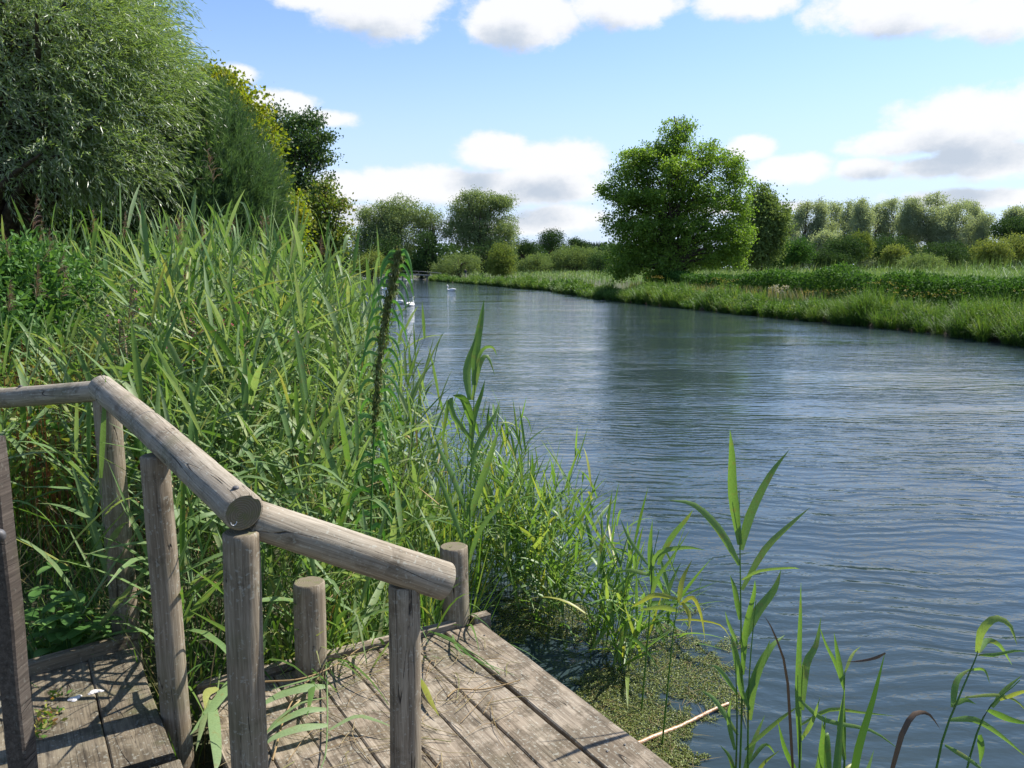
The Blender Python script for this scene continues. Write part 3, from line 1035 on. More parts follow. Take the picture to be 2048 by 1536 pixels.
# dead straw at the base
n = 1200
x, y = sample_left(n, 2.8, 7, 0.4, 3.8, rng)
ok = deck_clear(x, y, 0.0)
x, y = x[ok], y[ok]
n = len(x)
base = np.stack([x, y, ground_z(x, y)], 1)
d = nrm(np.stack([rng.normal(0, 0.5, n), rng.normal(0, 0.5, n), rng.uniform(0.3, 1.0, n)], 1))
blades(mb, base, d, rdir(rng, n), rng.uniform(0.4, 1.0, n), 0.007, 0.2, 4, rng.random(n), 1)
tag(mb.build('sedge_undergrowth', [L_GRASS, L_DRY]), 'thin bright green sedge blades and straw around the reed stems', 'sedge', kind='stuff')


# ------------------------------------------------------------------ single reeds, each its own plant
def ribbon(mb, pts, wmax, rng, r=0.4, mi=0, seg=9, fold=0.35, face=None, shape='leaf'):
    p = curve_pts(pts, seg + 1)
    tan = nrm(np.gradient(p, axis=0))
    view = nrm(p - CAM) if face is None else np.broadcast_to(face, p.shape)
    sd = nrm(np.cross(tan, view))
    tw = rng.uniform(-0.5, 0.5)
    nv = np.cross(sd, tan)
    sd = nrm(sd * math.cos(tw) + nv * math.sin(tw))
    nv = np.cross(sd, tan)
    T = np.linspace(0, 1, seg + 1)
    if shape == 'leaf':
        wv = np.where(T < 0.25, 0.5 + 2 * T, 1.0) * (1 - np.clip((T - 0.25) / 0.75, 0, 1) ** 1.7)
    else:
        wv = 1 - 0.85 * T ** 2
    wv = np.maximum(wv, 0.03) * wmax / 2
    wv = wv * 0.86
    V = np.stack([p - sd * wv[:, None] + nv * (wv * fold)[:, None], p, p + sd * wv[:, None] + nv * (wv * fold)[:, None]], 1)
    Q = []
    for k in range(seg):
        for c in range(2):
            a = k * 3 + c
            Q.append([a, a + 1, a + 4, a + 3])
    mb.add(V.reshape(-1, 3), Q, r, mi)


def reed_plant(name, label, cat, d, stems_px, leaves_px, base, rng, mats=(None, None), group=None, dz=0.12, rad=0.0045):
    """stems_px: lists of pixel points (bottom to top); leaves_px: (points, width_m, tint[, mat])"""
    b = np.asarray(base, float)
    root = empty(name, b, label, cat, group)
    mb = MB()
    for sp_ in stems_px:
        pts = [P(u, v, d) for (u, v) in sp_]
        pts[0] = np.array([pts[0][0], pts[0][1], min(pts[0][2], b[2] + 0.0)])
        k = 12
        c = curve_pts(pts, k)
        tube1(mb, c, np.linspace(rad, rad * 0.35, k), 6, 0.35)
    mb.build('stem', mats[0] or L_FRINGE, root, origin=tuple(b))
    groups = {}
    for lf in leaves_px:
        pts, wm, r = lf[:3]
        mt = lf[3] if len(lf) > 3 else (mats[1] or L_FRINGE)
        g = rng.uniform(-dz, dz)
        n_ = len(pts)
        w_ = [P(u, v, d + g * (i / (n_ - 1))) for i, (u, v) in enumerate(pts)]
        mb = MB()
        ribbon(mb, w_, wm, rng, r)
        mb.build('leaf', mt, root, origin=tuple(b))
    return root


rng = np.random.default_rng(21)
D1 = 4.1
reed_plant('reed_plant', 'tall reed rising high beside the mooring post, tip against the water', 'reed', D1,
           [[(932, 1240), (938, 1100), (944, 900), (950, 760), (957, 690)], [(920, 1240), (925, 1100), (933, 950), (940, 850)]],
           [([(948, 770), (952, 700), (962, 640), (968, 600)], 0.05, 0.4), ([(940, 800), (935, 740), (950, 690), (966, 640)], 0.052, 0.5),
            ([(944, 800), (958, 730), (975, 712), (990, 750)], 0.035, 0.7), ([(950, 740), (965, 700), (985, 695), (994, 712)], 0.022, 0.6),
            ([(944, 880), (905, 830), (900, 795), (888, 860), (884, 890)], 0.034, 0.45), ([(945, 850), (928, 800), (905, 790)], 0.05, 0.3),
            ([(940, 960), (955, 890), (990, 830), (1000, 800)], 0.03, 0.5), ([(942, 900), (946, 840), (962, 790), (970, 760)], 0.036, 0.35),
            ([(938, 1040), (965, 960), (985, 900), (1000, 850)], 0.045, 0.65), ([(932, 1100), (900, 1010), (880, 960), (860, 930)], 0.03, 0.45),
            ([(935, 1130), (960, 1060), (1010, 1000), (1040, 985)], 0.03, 0.6), ([(932, 1020), (905, 950), (880, 900), (870, 870)], 0.034, 0.4)],
           G(932, 1290, 0), rng)
D2 = 3.05
reed_plant('reed_plant', 'tall upright reed in the water at right with one long leaf arching left', 'reed', D2,
           [[(1478, 1600), (1484, 1400), (1482, 1250), (1480, 1100), (1478, 980)], [(1500, 1600), (1496, 1450), (1500, 1330), (1512, 1200)], [(1470, 1600), (1474, 1450), (1470, 1300)]],
           [([(1480, 1090), (1466, 990), (1464, 910), (1460, 860)], 0.042, 0.45), ([(1482, 1100), (1500, 1030), (1540, 950), (1578, 900)], 0.040, 0.55),
            ([(1480, 1130), (1440, 1060), (1390, 1010), (1335, 1000)], 0.036, 0.6), ([(1484, 1180), (1530, 1100), (1580, 1050), (1620, 1015)], 0.03, 0.7),
            ([(1482, 1290), (1510, 1230), (1548, 1180), (1562, 1140)], 0.044, 0.5), ([(1480, 1240), (1470, 1180), (1460, 1150)], 0.024, 0.4),
            ([(1484, 1160), (1520, 1142), (1580, 1136), (1600, 1138)], 0.014, 0.7), ([(1486, 1380), (1470, 1300), (1462, 1270)], 0.03, 0.5),
            ([(1486, 1350), (1492, 1260), (1508, 1190), (1510, 1160)], 0.028, 0.4), ([(1490, 1400), (1520, 1330), (1545, 1290), (1570, 1270)], 0.036, 0.35),
            ([(1476, 1390), (1440, 1340), (1420, 1330)], 0.02, 0.6), ([(1476, 1470), (1430, 1400), (1400, 1380)], 0.022, 0.65), ([(1490, 1500), (1560, 1440), (1600, 1410)], 0.02, 0.7),
            ([(1500, 1440), (1506, 1380), (1530, 1310), (1540, 1280)], 0.03, 0.55), ([(1496, 1530), (1530, 1490), (1552, 1510)], 0.018, 0.5), ([(1480, 1600), (1462, 1520), (1440, 1490)], 0.02, 0.4), ([(1484, 1560), (1510, 1480), (1530, 1430)], 0.026, 0.45), ([(1470, 1500), (1458, 1440), (1462, 1400)], 0.022, 0.6), ([(1500, 1580), (1524, 1530), (1560, 1500)], 0.018, 0.8), ([(1476, 1290), (1458, 1250), (1450, 1222)], 0.016, 0.6), ([(1500, 1420), (1480, 1370), (1476, 1330)], 0.022, 0.5)],
           P(1480, 1600, D2) * np.array([1, 1, 0]), rng)
D3 = 2.95
reed_plant('reed_plant', 'reed with thin upright shoots just right of the tall upright reed', 'reed', D3,
           [[(1598, 1620), (1600, 1500), (1602, 1400), (1606, 1330)], [(1688, 1620), (1690, 1480), (1688, 1400), (1690, 1340)]],
           [([(1600, 1520), (1596, 1380), (1600, 1250), (1602, 1165)], 0.026, 0.4), ([(1604, 1420), (1612, 1330), (1632, 1290), (1642, 1235)], 0.034, 0.55),
            ([(1690, 1520), (1682, 1460), (1685, 1420), (1690, 1375)], 0.03, 0.5), ([(1688, 1370), (1676, 1310), (1668, 1265)], 0.022, 0.45),
            ([(1688, 1380), (1672, 1330), (1652, 1290), (1638, 1250)], 0.018, 0.45), ([(1690, 1345), (1705, 1310), (1722, 1292)], 0.014, 0.8),
            ([(1602, 1450), (1660, 1420), (1720, 1425), (1790, 1432)], 0.018, 0.7), ([(1600, 1400), (1650, 1440), (1740, 1460), (1800, 1500)], 0.02, 0.6),
            ([(1640, 1600), (1642, 1500), (1652, 1430)], 0.028, 0.4), ([(1620, 1600), (1640, 1520), (1645, 1440)], 0.03, 0.6), ([(1600, 1560), (1570, 1500), (1555, 1440)], 0.024, 0.3), ([(1610, 1600), (1650, 1560), (1700, 1540)], 0.02, 0.6), ([(1690, 1600), (1730, 1550), (1748, 1500)], 0.022, 0.4), ([(1602, 1480), (1625, 1440), (1640, 1395)], 0.02, 0.7), ([(1660, 1600), (1690, 1540), (1722, 1520)], 0.018, 0.95), ([(1660, 1600), (1655, 1480), (1650, 1465)], 0.034, 0.3)],
           P(1600, 1620, D3) * np.array([1, 1, 0]), rng)
D4 = 2.9
reed_plant('reed_plant', 'reed with a curled leaf bending over the water near the right edge', 'reed', D4,
           [[(1850, 1620), (1880, 1500), (1920, 1390), (1950, 1320), (1956, 1300)], [(1900, 1620), (1960, 1450), (2040, 1360)]],
           [([(1954, 1305), (1962, 1262), (1990, 1236), (2020, 1250), (2034, 1290)], 0.034, 0.75), ([(1958, 1304), (1975, 1282), (2000, 1292), (2024, 1330)], 0.026, 0.6),
            ([(1958, 1310), (1990, 1310), (2030, 1302), (2060, 1304)], 0.016, 0.5), ([(1905, 1415), (1915, 1360), (1945, 1335)], 0.026, 0.5),
            ([(1940, 1340), (1968, 1340), (1980, 1368)], 0.012, 0.6), ([(1905, 1410), (1930, 1400), (1952, 1408)], 0.022, 0.4),
            ([(1900, 1440), (1950, 1440), (2000, 1470), (2060, 1520)], 0.026, 0.6), ([(1985, 1415), (2010, 1380), (2045, 1350)], 0.02, 0.7),
            ([(1975, 1420), (2020, 1440), (2070, 1450)], 0.03, 0.35), ([(1930, 1395), (1990, 1390), (2030, 1400), (2060, 1430)], 0.014, 0.8),
            ([(1890, 1490), (1940, 1520), (1990, 1560)], 0.02, 0.5), ([(1960, 1470), (1964, 1500), (1960, 1530)], 0.03, 0.4), ([(2000, 1400), (2040, 1385), (2070, 1380)], 0.016, 0.9)],
           P(1860, 1620, D4) * np.array([1, 1, 0]), rng)
D5 = 2.8
reed_plant('iris_plant', 'broad iris leaves with brown broken tips at the bottom right', 'iris', D5,
           [[(1700, 1640), (1705, 1600), (1708, 1580)]],
           [([(1695, 1620), (1715, 1500), (1745, 1400), (1770, 1305)], 0.034, 0.15, L_HERB), ([(1771, 1306), (1750, 1316), (1720, 1322), (1690, 1324)], 0.012, 0.5, L_BROWN),
            ([(1765, 1620), (1800, 1480), (1825, 1432), (1845, 1425), (1862, 1432), (1880, 1458)], 0.022, 0.5, L_BROWN),
            ([(1590, 1620), (1582, 1480), (1572, 1340), (1545, 1260), (1528, 1232)], 0.012, 0.3, L_BROWN),
            ([(1670, 1620), (1678, 1500), (1688, 1380)], 0.036, 0.25)],
           P(1705, 1640, D5) * np.array([1, 1, 0]), rng)
reed_plant('reed_plant', 'yellowing reed with drooping golden leaves over the weed mat', 'reed', 3.6,
           [[(1328, 1345), (1345, 1280), (1356, 1200)]],
           [([(1357, 1205), (1364, 1160), (1384, 1120)], 0.03, 0.92), ([(1360, 1210), (1385, 1195), (1402, 1230), (1410, 1280)], 0.022, 1.0),
            ([(1352, 1240), (1390, 1240), (1440, 1250), (1462, 1278)], 0.012, 1.0), ([(1355, 1198), (1310, 1190), (1280, 1205), (1262, 1215)], 0.026, 0.95),
            ([(1356, 1222), (1320, 1215), (1270, 1222)], 0.03, 0.8), ([(1364, 1205), (1378, 1230), (1378, 1260)], 0.024, 1.0)],
           G(1325, 1348, 0), rng)
reed_plant('reed_plant', 'slender leaning reed with paired narrow leaves in mid water fringe', 'reed', 3.9,
           [[(1285, 1330), (1300, 1220), (1306, 1120), (1318, 1060)]],
           [([(1306, 1180), (1300, 1100), (1305, 1040)], 0.034, 0.4), ([(1316, 1130), (1340, 1080), (1372, 1040), (1386, 1020)], 0.034, 0.55),
            ([(1300, 1140), (1320, 1105), (1370, 1095), (1410, 1100)], 0.03, 0.6), ([(1300, 1150), (1260, 1140), (1232, 1146)], 0.028, 0.7),
            ([(1296, 1130), (1260, 1080), (1240, 1036)], 0.022, 0.6), ([(1314, 1120), (1330, 1100), (1360, 1170)], 0.018, 0.7),
            ([(1292, 1230), (1312, 1160), (1340, 1120), (1380, 1060)], 0.026, 0.5)],
           G(1285, 1330, 0), rng)

# the fringe of young reeds standing in the shallows: one mass
mb = MB()
rng = np.random.default_rng(31)
B, Hh = [], []
spots = [(1120, 1335, 22, 60, 0.85), (1040, 1270, 22, 40, 0.9), (1210, 1385, 12, 40, 0.6), (990, 1235, 12, 26, 0.75), (1030, 1240, 10, 40, 0.6), (1250, 1430, 8, 40, 0.5), (1080, 1300, 16, 60, 0.55), (1070, 1270, 20, 60, 0.95), (1010, 1210, 22, 50, 0.95), (980, 1130, 16, 45, 1.0), (1190, 1330, 9, 50, 0.7), (1230, 1375, 8, 50, 0.55),
         (1150, 1250, 4, 40, 0.6), (940, 1060, 12, 30, 0.85), (900, 1010, 14, 30, 0.8), (1000, 1060, 6, 40, 0.6), (1350, 1370, 5, 50, 0.4), (1050, 1130, 6, 40, 0.55)]
for (u, v, n, su, hm) in spots:
    for _ in range(n):
        q = G(u + rng.normal(0, su * 0.55), v + rng.normal(0, su * 0.3), -0.25)
        B.append(q)
        Hh.append(hm * rng.uniform(0.6, 1.12) + 0.2)
B, Hh = np.array(B), np.array(Hh)
ok = deck_clear(B[:, 0], B[:, 1], 0.02)
B, Hh = B[ok], Hh[ok]
n = len(B)
stems(mb, B, Hh, rng.normal(0, 0.13, (n, 2)) + np.array([0.05, 0.0]), rng, 0.36, 0.023, 5, 0.0028, 5, lo=0.35, wind=(0.12, -0.1), fold=0.3, bseg=6)
n = 900
y = rng.uniform(3.55, 7.0, n)
x = lbx(y) + rng.uniform(-0.3, 0.5, n)
ok = deck_clear(x, y)
x, y = x[ok], y[ok]
n = len(x)
base = np.stack([x, y, np.full(n, -0.1)], 1)
an = rng.random(n) * 6.28
el = np.radians(rng.uniform(62, 88, n))
d = np.stack([np.cos(an) * np.cos(el), np.sin(an) * np.cos(el), np.sin(el)], 1)
blades(mb, base, d, np.stack([-np.sin(an), np.cos(an), np.zeros(n)], 1), rng.uniform(0.5, 1.0, n), 0.012, rng.uniform(0.0, 0.35, n), 6, rng.random(n))
tag(mb.build('reed_fringe', L_FRINGE), 'young bright green reeds standing in the shallows beyond the deck', 'reeds', kind='stuff')

# ------------------------------------------------------------------ stinging nettle stalk
rng = np.random.default_rng(41)
DN = 4.0
nb0 = P(728, 1150, DN)
nb0[2] = 0.2
net = empty('nettle_plant', nb0, 'very tall stinging nettle stalk thick with hanging seed strings before the river', 'nettle')
stem_px = [(728, 1300), (738, 1150), (745, 950), (752, 800), (764, 680), (780, 590), (795, 520), (800, 500)]
sp3 = curve_pts([P(u, v, DN) for u, v in stem_px], 40)
mb = MB()
tube1(mb, sp3, np.linspace(0.006, 0.002, 40), 6, 0.3)
mb.build('stem', L_NET, net, origin=tuple(nb0))
mb = MB()
n = 2300
tt = rng.uniform(0.36, 0.985, n)
i0 = (tt * 39)
b = np.stack([np.interp(i0, np.arange(40), sp3[:, k]) for k in range(3)], 1)
wid = np.interp(tt, [0.36, 0.5, 0.85, 0.97], [0.012, 0.021, 0.020, 0.009]) * (0.45 + 0.95 * vnoise(tt * 100, tt * 0, 2.6, 77))
off = rng.normal(0, 1, (n, 3)) * wid[:, None] * np.array([0.55, 0.55, 0.9])
d = nrm(np.stack([rng.normal(0, 0.4, n), rng.normal(0, 0.4, n), -np.ones(n)], 1))
diamonds(mb, b + off, d, rng.uniform(0.014, 0.032, n), rng.uniform(0.005, 0.011, n), rng)
mb.build('seed_strings', L_SEED, net, origin=tuple(nb0))
for k in range(46):
    tt = 0.18 + 0.78 * (k + rng.random()) / 46
    i0 = tt * 39
    b = np.array([np.interp(i0, np.arange(40), sp3[:, j]) for j in range(3)])
    s = 1 if k % 2 else -1
    L = np.interp(tt, [0.1, 0.5, 0.9, 1], [0.12, 0.15, 0.11, 0.05]) * rng.uniform(0.8, 1.2)
    out = nrm(np.array([s * rng.uniform(0.5, 1.0), rng.uniform(-0.6, 0.6), 0]))
    pts = [b, b + out * L * 0.35 + np.array([0, 0, 0.12 * L]), b + out * L * 0.62 - np.array([0, 0, 0.25 * L]), b + out * L * 0.72 - np.array([0, 0, 0.85 * L])]
    mb = MB()
    ribbon(mb, pts, 0.019 if tt > 0.4 else 0.034, rng, rng.uniform(0.1, 0.9), seg=10)
    mb.build('leaf', L_NET, net, origin=tuple(nb0))

# ------------------------------------------------------------------ cut reeds lying on the deck
rng = np.random.default_rng(51)
HR = ZD + 0.012


def lying(name, label, stem_uv, leaves_uv, mats, zl=0.012):
    z = ZD + zl
    b = G(*stem_uv[0], z)
    root = empty(name, b, label, 'cut reed')
    mb = MB()
    c = curve_pts([G(u, v, z) + np.array([0, 0, rng.uniform(-0.003, 0.006)]) for u, v in stem_uv], 14)
    tube1(mb, c, np.linspace(0.0035, 0.002, 14), 6, 0.6)
    mb.build('stem', mats[0], root, origin=tuple(b))
    for (pts, wm, r) in leaves_uv:
        q = [G(u, v, z + 0.008) + np.array([0, 0, (0.0, 0.018, 0.012, 0.0)[min(i, 3)]]) for i, (u, v) in enumerate(pts)]
        mb = MB()
        ribbon(mb, q, wm, rng, r, face=np.array([0.1, 0.1, -1.0]), fold=0.15)
        mb.build('leaf', mats[1], root, origin=tuple(b))


lying('cut_reed', 'leafy green cut reed lying across the deck behind the middle post', [(652, 1330), (655, 1420), (652, 1500), (642, 1536)],
      [([(650, 1372), (600, 1385), (550, 1400), (500, 1425)], 0.05, 0.6), ([(650, 1395), (600, 1415), (550, 1450), (525, 1480)], 0.032, 0.65),
       ([(652, 1418), (610, 1430), (560, 1450), (528, 1470)], 0.035, 0.55), ([(655, 1450), (600, 1465), (550, 1480), (530, 1490)], 0.04, 0.7),
       ([(658, 1460), (710, 1442), (750, 1446), (785, 1454)], 0.022, 0.7), ([(625, 1360), (622, 1400), (614, 1440)], 0.03, 0.3)], (L_REED, L_REED), 0.03)
lying('cut_reed', 'yellow green cut reed running along the raised back edge of the deck', [(530, 1366), (600, 1360), (660, 1335), (720, 1298)],
      [([(640, 1350), (600, 1372), (540, 1386)], 0.02, 0.6), ([(560, 1350), (610, 1320), (650, 1305)], 0.014, 0.4)], (L_DRY, L_REED), 0.045)
lying('cut_reed', 'tan dry reed stalk slanting from the deck edge to the middle post', [(545, 1520), (575, 1420), (620, 1360), (655, 1340)],
      [([(600, 1400), (570, 1440), (545, 1452)], 0.014, 0.3)], (L_DRY, L_DRY), 0.02)
lying('cut_reed', 'reddish brown dry reed stalk curling over the outer planks', [(895, 1395), (915, 1378), (960, 1378), (1010, 1368), (1040, 1360)],
      [([(915, 1380), (905, 1392), (893, 1400)], 0.008, 0.2)], (L_DRY, L_DRY), 0.01)
lying('cut_reed', 'dark green fallen reed leaves along the gap by the low post', [(845, 1255), (905, 1285), (960, 1315), (1000, 1350)],
      [([(850, 1260), (900, 1285), (950, 1325), (1000, 1345)], 0.016, 0.2), ([(905, 1270), (912, 1300), (930, 1320)], 0.014, 0.5), ([(900, 1290), (960, 1330), (1040, 1360)], 0.01, 0.3)], (L_REED, L_REED), 0.01)
lying('cut_reed', 'yellow tipped leaf lying just right of the thin front post', [(842, 1360), (850, 1385), (860, 1400)],
      [([(842, 1360), (852, 1390), (865, 1415), (878, 1432)], 0.026, 0.95)], (L_FRINGE, L_FRINGE), 0.01)
lying('cut_reed', 'long pale green leaves drooping beside the foot of the second post', [(440, 1340), (432, 1400), (420, 1440)],
      [([(480, 1340), (450, 1390), (410, 1440), (380, 1470)], 0.05, 0.6), ([(425, 1400), (430, 1460), (435, 1520), (430, 1545)], 0.05, 0.65), ([(415, 1400), (405, 1460), (392, 1510)], 0.03, 0.8),
       ([(435, 1375), (415, 1395), (410, 1425)], 0.04, 1.0)], (L_REED, L_REED), 0.06)
mb = MB()
for i in range(170):
    u, v = rng.uniform(420, 1000), rng.uniform(1270, 1530)
    if rng.random() < 0.4:
        u, v = rng.normal(800, 90), rng.normal(1320, 25)
    q = G(u, v, ZD + 0.006)
    if not (not deck_clear(q[:1], q[1:2], -0.04)[0]):
        continue
    a = rng.random() * 6.28
    L = rng.uniform(0.05, 0.30)
    dd = np.array([math.cos(a), math.sin(a), 0]) * L
    q2 = [q, q + dd * 0.5 + np.array([rng.normal(0, .02), rng.normal(0, .02), 0.006]), q + dd]
    ok = all(not deck_clear(s[None, 0], s[None, 1], -0.03)[0] for s in q2)
    if ok:
        tube1(mb, curve_pts(q2, 6), np.linspace(0.0016, 0.0008, 6), 4, rng.random())
tag(mb.build('straw_litter', L_DRY), 'thin tan straw scattered over the deck planks', 'straw', kind='stuff')

# weed seedlings on the mossy step
rng = np.random.default_rng(56)
mb = MB()
for (u, v, n, s) in [(108, 1395, 16, 0.03), (100, 1430, 26, 0.045), (92, 1455, 30, 0.05), (75, 1470, 16, 0.04)]:
    q = G(u, v, ZS + 0.004)
    b = q + np.stack([rng.normal(0, s * 0.5, n), rng.normal(0, s * 0.5, n), np.abs(rng.normal(0, 0.008, n))], 1)
    d = nrm(np.stack([rng.normal(0, 1, n), rng.normal(0, 1, n), rng.uniform(0.1, 0.7, n)], 1))
    diamonds(mb, b, d, 0.026, 0.012, rng)
tag(mb.build('seedlings', L_HERB), 'small green weed seedlings rooting in the planks of the mossy step', 'weeds', kind='stuff')


# ------------------------------------------------------------------ trees
def bl(u, v, d, ru, rv, rd=None):
    """crown lobe given where it stands: centre and radii in metres"""
    c = P(u, v, d)
    rx, rz = ru * d / F, rv * d / F
    return (*c, rx, rd if rd else (rx + rz) / 2, rz)


def in_blobs(blobs, n, rng, shell=0.5):
    bb = np.array(blobs)
    vol = (bb[:, 3] * bb[:, 4] * bb[:, 5]) ** 0.72
    k = rng.choice(len(bb), n, p=vol / vol.sum())
    dr = rdir(rng, n)
    r = rng.random(n) ** shell
    o = bb[k, :3] + dr * r[:, None] * bb[k, 3:6]
    return o, dr, k


def trunk_limbs(mb, base, top, r0, limbs, rng, sides=8, forks=1, mi=0):
    """tapered trunk with limbs curving to the crown points"""
    base, top = np.asarray(base, float), np.asarray(top, float)
    k = 9
    T = np.linspace(0, 1, k)
    tr = base + (top - base) * T[:, None]
    sway = rng.normal(0, 0.02, (k, 3)) * np.linalg.norm(top - base)
    sway[0] = 0
    sway[:, 2] = 0
    tr = tr + sway
    rad = r0 * (1 - 0.82 * T)
    rad[0] *= 1.35
    tube1(mb, tr, rad, sides, 0.5, mi)
    n = len(limbs)
    if n == 0: return
    pts = np.zeros((n, 6, 3))
    rr = np.zeros((n, 6))
    for i, L in enumerate(limbs):
        f = rng.uniform(0.22, 0.85)
        f = min(f, max(0.12, (L[2] - base[2]) / max(0.1, top[2] - base[2]) * 0.75))
        s = np.array([np.interp(f, T, tr[:, j]) for j in range(3)])
        mid = s * 0.5 + L * 0.5 + np.array([0, 0, 0.12 * np.linalg.norm(L - s)]) + rng.normal(0, 0.05, 3) * np.linalg.norm(L - s)
        c = curve_pts([s, mid, L], 6)
        pts[i] = c
        rr[i] = r0 * (1 - 0.75 * f) * np.linspace(0.42, 0.06, 6)
    tubes(mb, pts, rr, 5, 0.5, mi)


def tree(name, label, cat, base, blobs, nclump, leaves, leafL, leafW, clump_r, mat, seed, trunk_r=0.25, nlimb=40, group=None, up=0.3, shell=0.45,
         bark=None, top=None, rbias=0.0, tintf=None, parts=('trunk', 'crown'), sides=8):
    rng = np.random.default_rng(seed)
    base = np.asarray(base, float)
    root = empty(name, base, label, cat, group)
    blobs = list(blobs)
    if len(blobs) > 4:
        extra = []
        for _ in range(len(blobs) * 2):
            q = blobs[rng.integers(len(blobs))]
            dd = rdir(rng, 1)[0]
            dd[2] = abs(dd[2]) * 0.8 + 0.1 * dd[2]
            f = rng.uniform(0.22, 0.42)
            extra.append((q[0] + dd[0] * q[3], q[1] + dd[1] * q[4], q[2] + dd[2] * q[5], q[3] * f, q[4] * f, q[5] * f))
        blobs += extra
    C, dr, k = in_blobs(blobs, nclump, rng, shell)
    C = C[C[:, 2] > base[2] + 0.1]
    dr = dr[:len(C)]
    n = len(C)
    mb = MB()
    bb = np.array(blobs)
    if top is None:
        i = np.argmax(bb[:, 2] + bb[:, 5])
        top = bb[i, :3] + np.array([0, 0, bb[i, 5] * 0.5])
    trunk_limbs(mb, base - np.array([0, 0, 0.2]), top, trunk_r, C[rng.choice(n, min(n, nlimb), replace=False)], rng, sides)
    mb.build(parts[0], bark or M_BARK, root, origin=tuple(base))
    mb = MB()
    cr = clump_r * rng.uniform(0.6, 1.3, n)
    per = np.maximum(3, rng.poisson(leaves, n))
    idx = np.repeat(np.arange(n), per)
    N = len(idx)
    off = rng.normal(0, 1, (N, 3)) * cr[idx][:, None] * np.array([1, 1, 0.7])
    pos = C[idx] + off
    out = nrm(C - bb[:, :3].mean(0))
    d = nrm(rdir(rng, N) + out[idx] * 0.5 + np.array([0, 0, up]))
    cl = rng.random(n)
    r = np.clip(cl[idx] * 0.55 + rng.random(N) * 0.45 + rbias, 0, 1)
    if tintf is not None:
        r = np.clip(tintf(pos, r), 0, 1)
    keep = pos[:, 2] > base[2] - 0.05
    diamonds(mb, pos[keep], d[keep], leafL * rng.uniform(0.7, 1.25, keep.sum()), leafW * rng.uniform(0.7, 1.2, keep.sum()), rng, r[keep])
    mb.build(parts[1], mat, root, origin=tuple(base), smooth=False)
    return root


GB = 0.35
# --- great willow, upper left: leaves along streaming twigs
rng = np.random.default_rng(101)
wb = P(-60, 560, 14.5)
wb[2] = GB
wroot = empty('willow_tree', wb, 'huge silvery willow with wind blown leaves filling the upper left', 'tree')
DW = 14.0
wbl = [bl(60, 60, DW, 230, 160, 2.4), bl(190, 130, DW, 150, 150, 2.2), bl(-150, 120, DW + 1, 260, 240, 2.8), bl(60, 240, DW, 220, 120, 2.2), bl(240, 250, DW, 105, 130, 1.8), bl(200, 330, DW - 0.6, 120, 60, 1.4),
       bl(20, 315, DW, 170, 70, 1.8), bl(120, -80, DW + 1, 200, 150, 2.4), bl(235, 60, DW, 85, 80, 1.5), bl(290, 160, DW, 75, 90, 1.3)]
C, dr, kk = in_blobs(wbl, 15500, rng, 0.42)
keep = (vnoise(C[:, 0], C[:, 2] + C[:, 1] * 0.7, 0.8, 61) > 0.30) | (rng.random(len(C)) < 0.2)
C, dr = C[keep], dr[keep]
n = len(C)
mb = MB()
trunk_limbs(mb, wb - np.array([0, 0, 0.3]), P(40, 30, DW), 0.42, C[rng.choice(n, 170, replace=False)], rng, 10)
mb.build('trunk', M_BARK, wroot, origin=tuple(wb))
mb = MB()
wind = np.array([0.85, -0.15, 0.05])
tw = nrm(dr * 0.55 + wind * 0.75 + rng.normal(0, 0.28, (n, 3)))
TL = rng.uniform(0.45, 0.85, n)
tp = np.stack([C + tw * (TL * s)[:, None] - np.array([0, 0, 1.0]) * (TL * 0.42 * s * s)[:, None] for s in (0, 0.35, 0.7, 1.0)], 1)
sel = rng.random(n) < 0.4
tubes(mb, tp[sel], np.broadcast_to(np.array([0.004, 0.003, 0.002, 0.0012]), (sel.sum(), 4)), 3, 0.9)
cl = rng.random(n)
for j in range(12):
    s = (j + rng.random(n)) / 12
    b = C + tw * (TL * s)[:, None] - np.array([0, 0, 1.0]) * (TL * 0.42 * s * s)[:, None]
    tan = nrm(tw - np.array([0, 0, 0.84]) * s[:, None])
    d = nrm(tan + rng.normal(0, 0.38, (n, 3)))
    diamonds(mb, b, d, rng.uniform(0.085, 0.14, n), rng.uniform(0.014, 0.023, n), rng, np.clip(cl * 0.5 + rng.random(n) * 0.5, 0, 1), curl=0.06)
mb.build('crown', L_WILLOW, wroot, origin=tuple(wb), smooth=False)

# --- feathery conifer in front of it
rng = np.random.default_rng(111)
DP = 15.5
pb = P(430, 560, DP)
pb[2] = GB
proot = empty('pine_tree', pb, 'feathery dark green pine with brush like tufts right of the willow', 'tree')
pbl = [bl(400, 290, DP, 70, 90, 1.0), bl(450, 330, DP, 80, 90, 1.2), bl(420, 400, DP, 120, 80, 1.6), bl(500, 400, DP, 62, 80, 1.0), bl(340, 400, DP, 90, 80, 1.3), bl(470, 460, DP, 90, 60, 1.4), bl(420, 230, DP, 45, 50, 0.7)]
C, dr, kk = in_blobs(pbl, 4600, rng, 0.42)
n = len(C)
mb = MB()
trunk_limbs(mb, pb - np.array([0, 0, 0.2]), P(415, 215, DP), 0.14, C[rng.choice(n, 110, replace=False)], rng)
mb.build('trunk', M_BARK, proot, origin=tuple(pb))
mb = MB()
axis = nrm(dr * 0.6 + np.array([0.15, 0, 0.75]) + rng.normal(0, 0.2, (n, 3)))
cl = rng.random(n)
for j in range(24):
    s = rng.random(n)
    b = C + axis * (s * 0.34)[:, None]
    d = nrm(axis * 1.0 + rng.normal(0, 0.36, (n, 3)))
    diamonds(mb, b, d, rng.uniform(0.12, 0.19, n), 0.0115, rng, np.clip(cl * 0.5 + rng.random(n) * 0.5, 0, 1), curl=0.02)
mb.build('crown', L_PINE, proot, origin=tuple(pb), smooth=False)

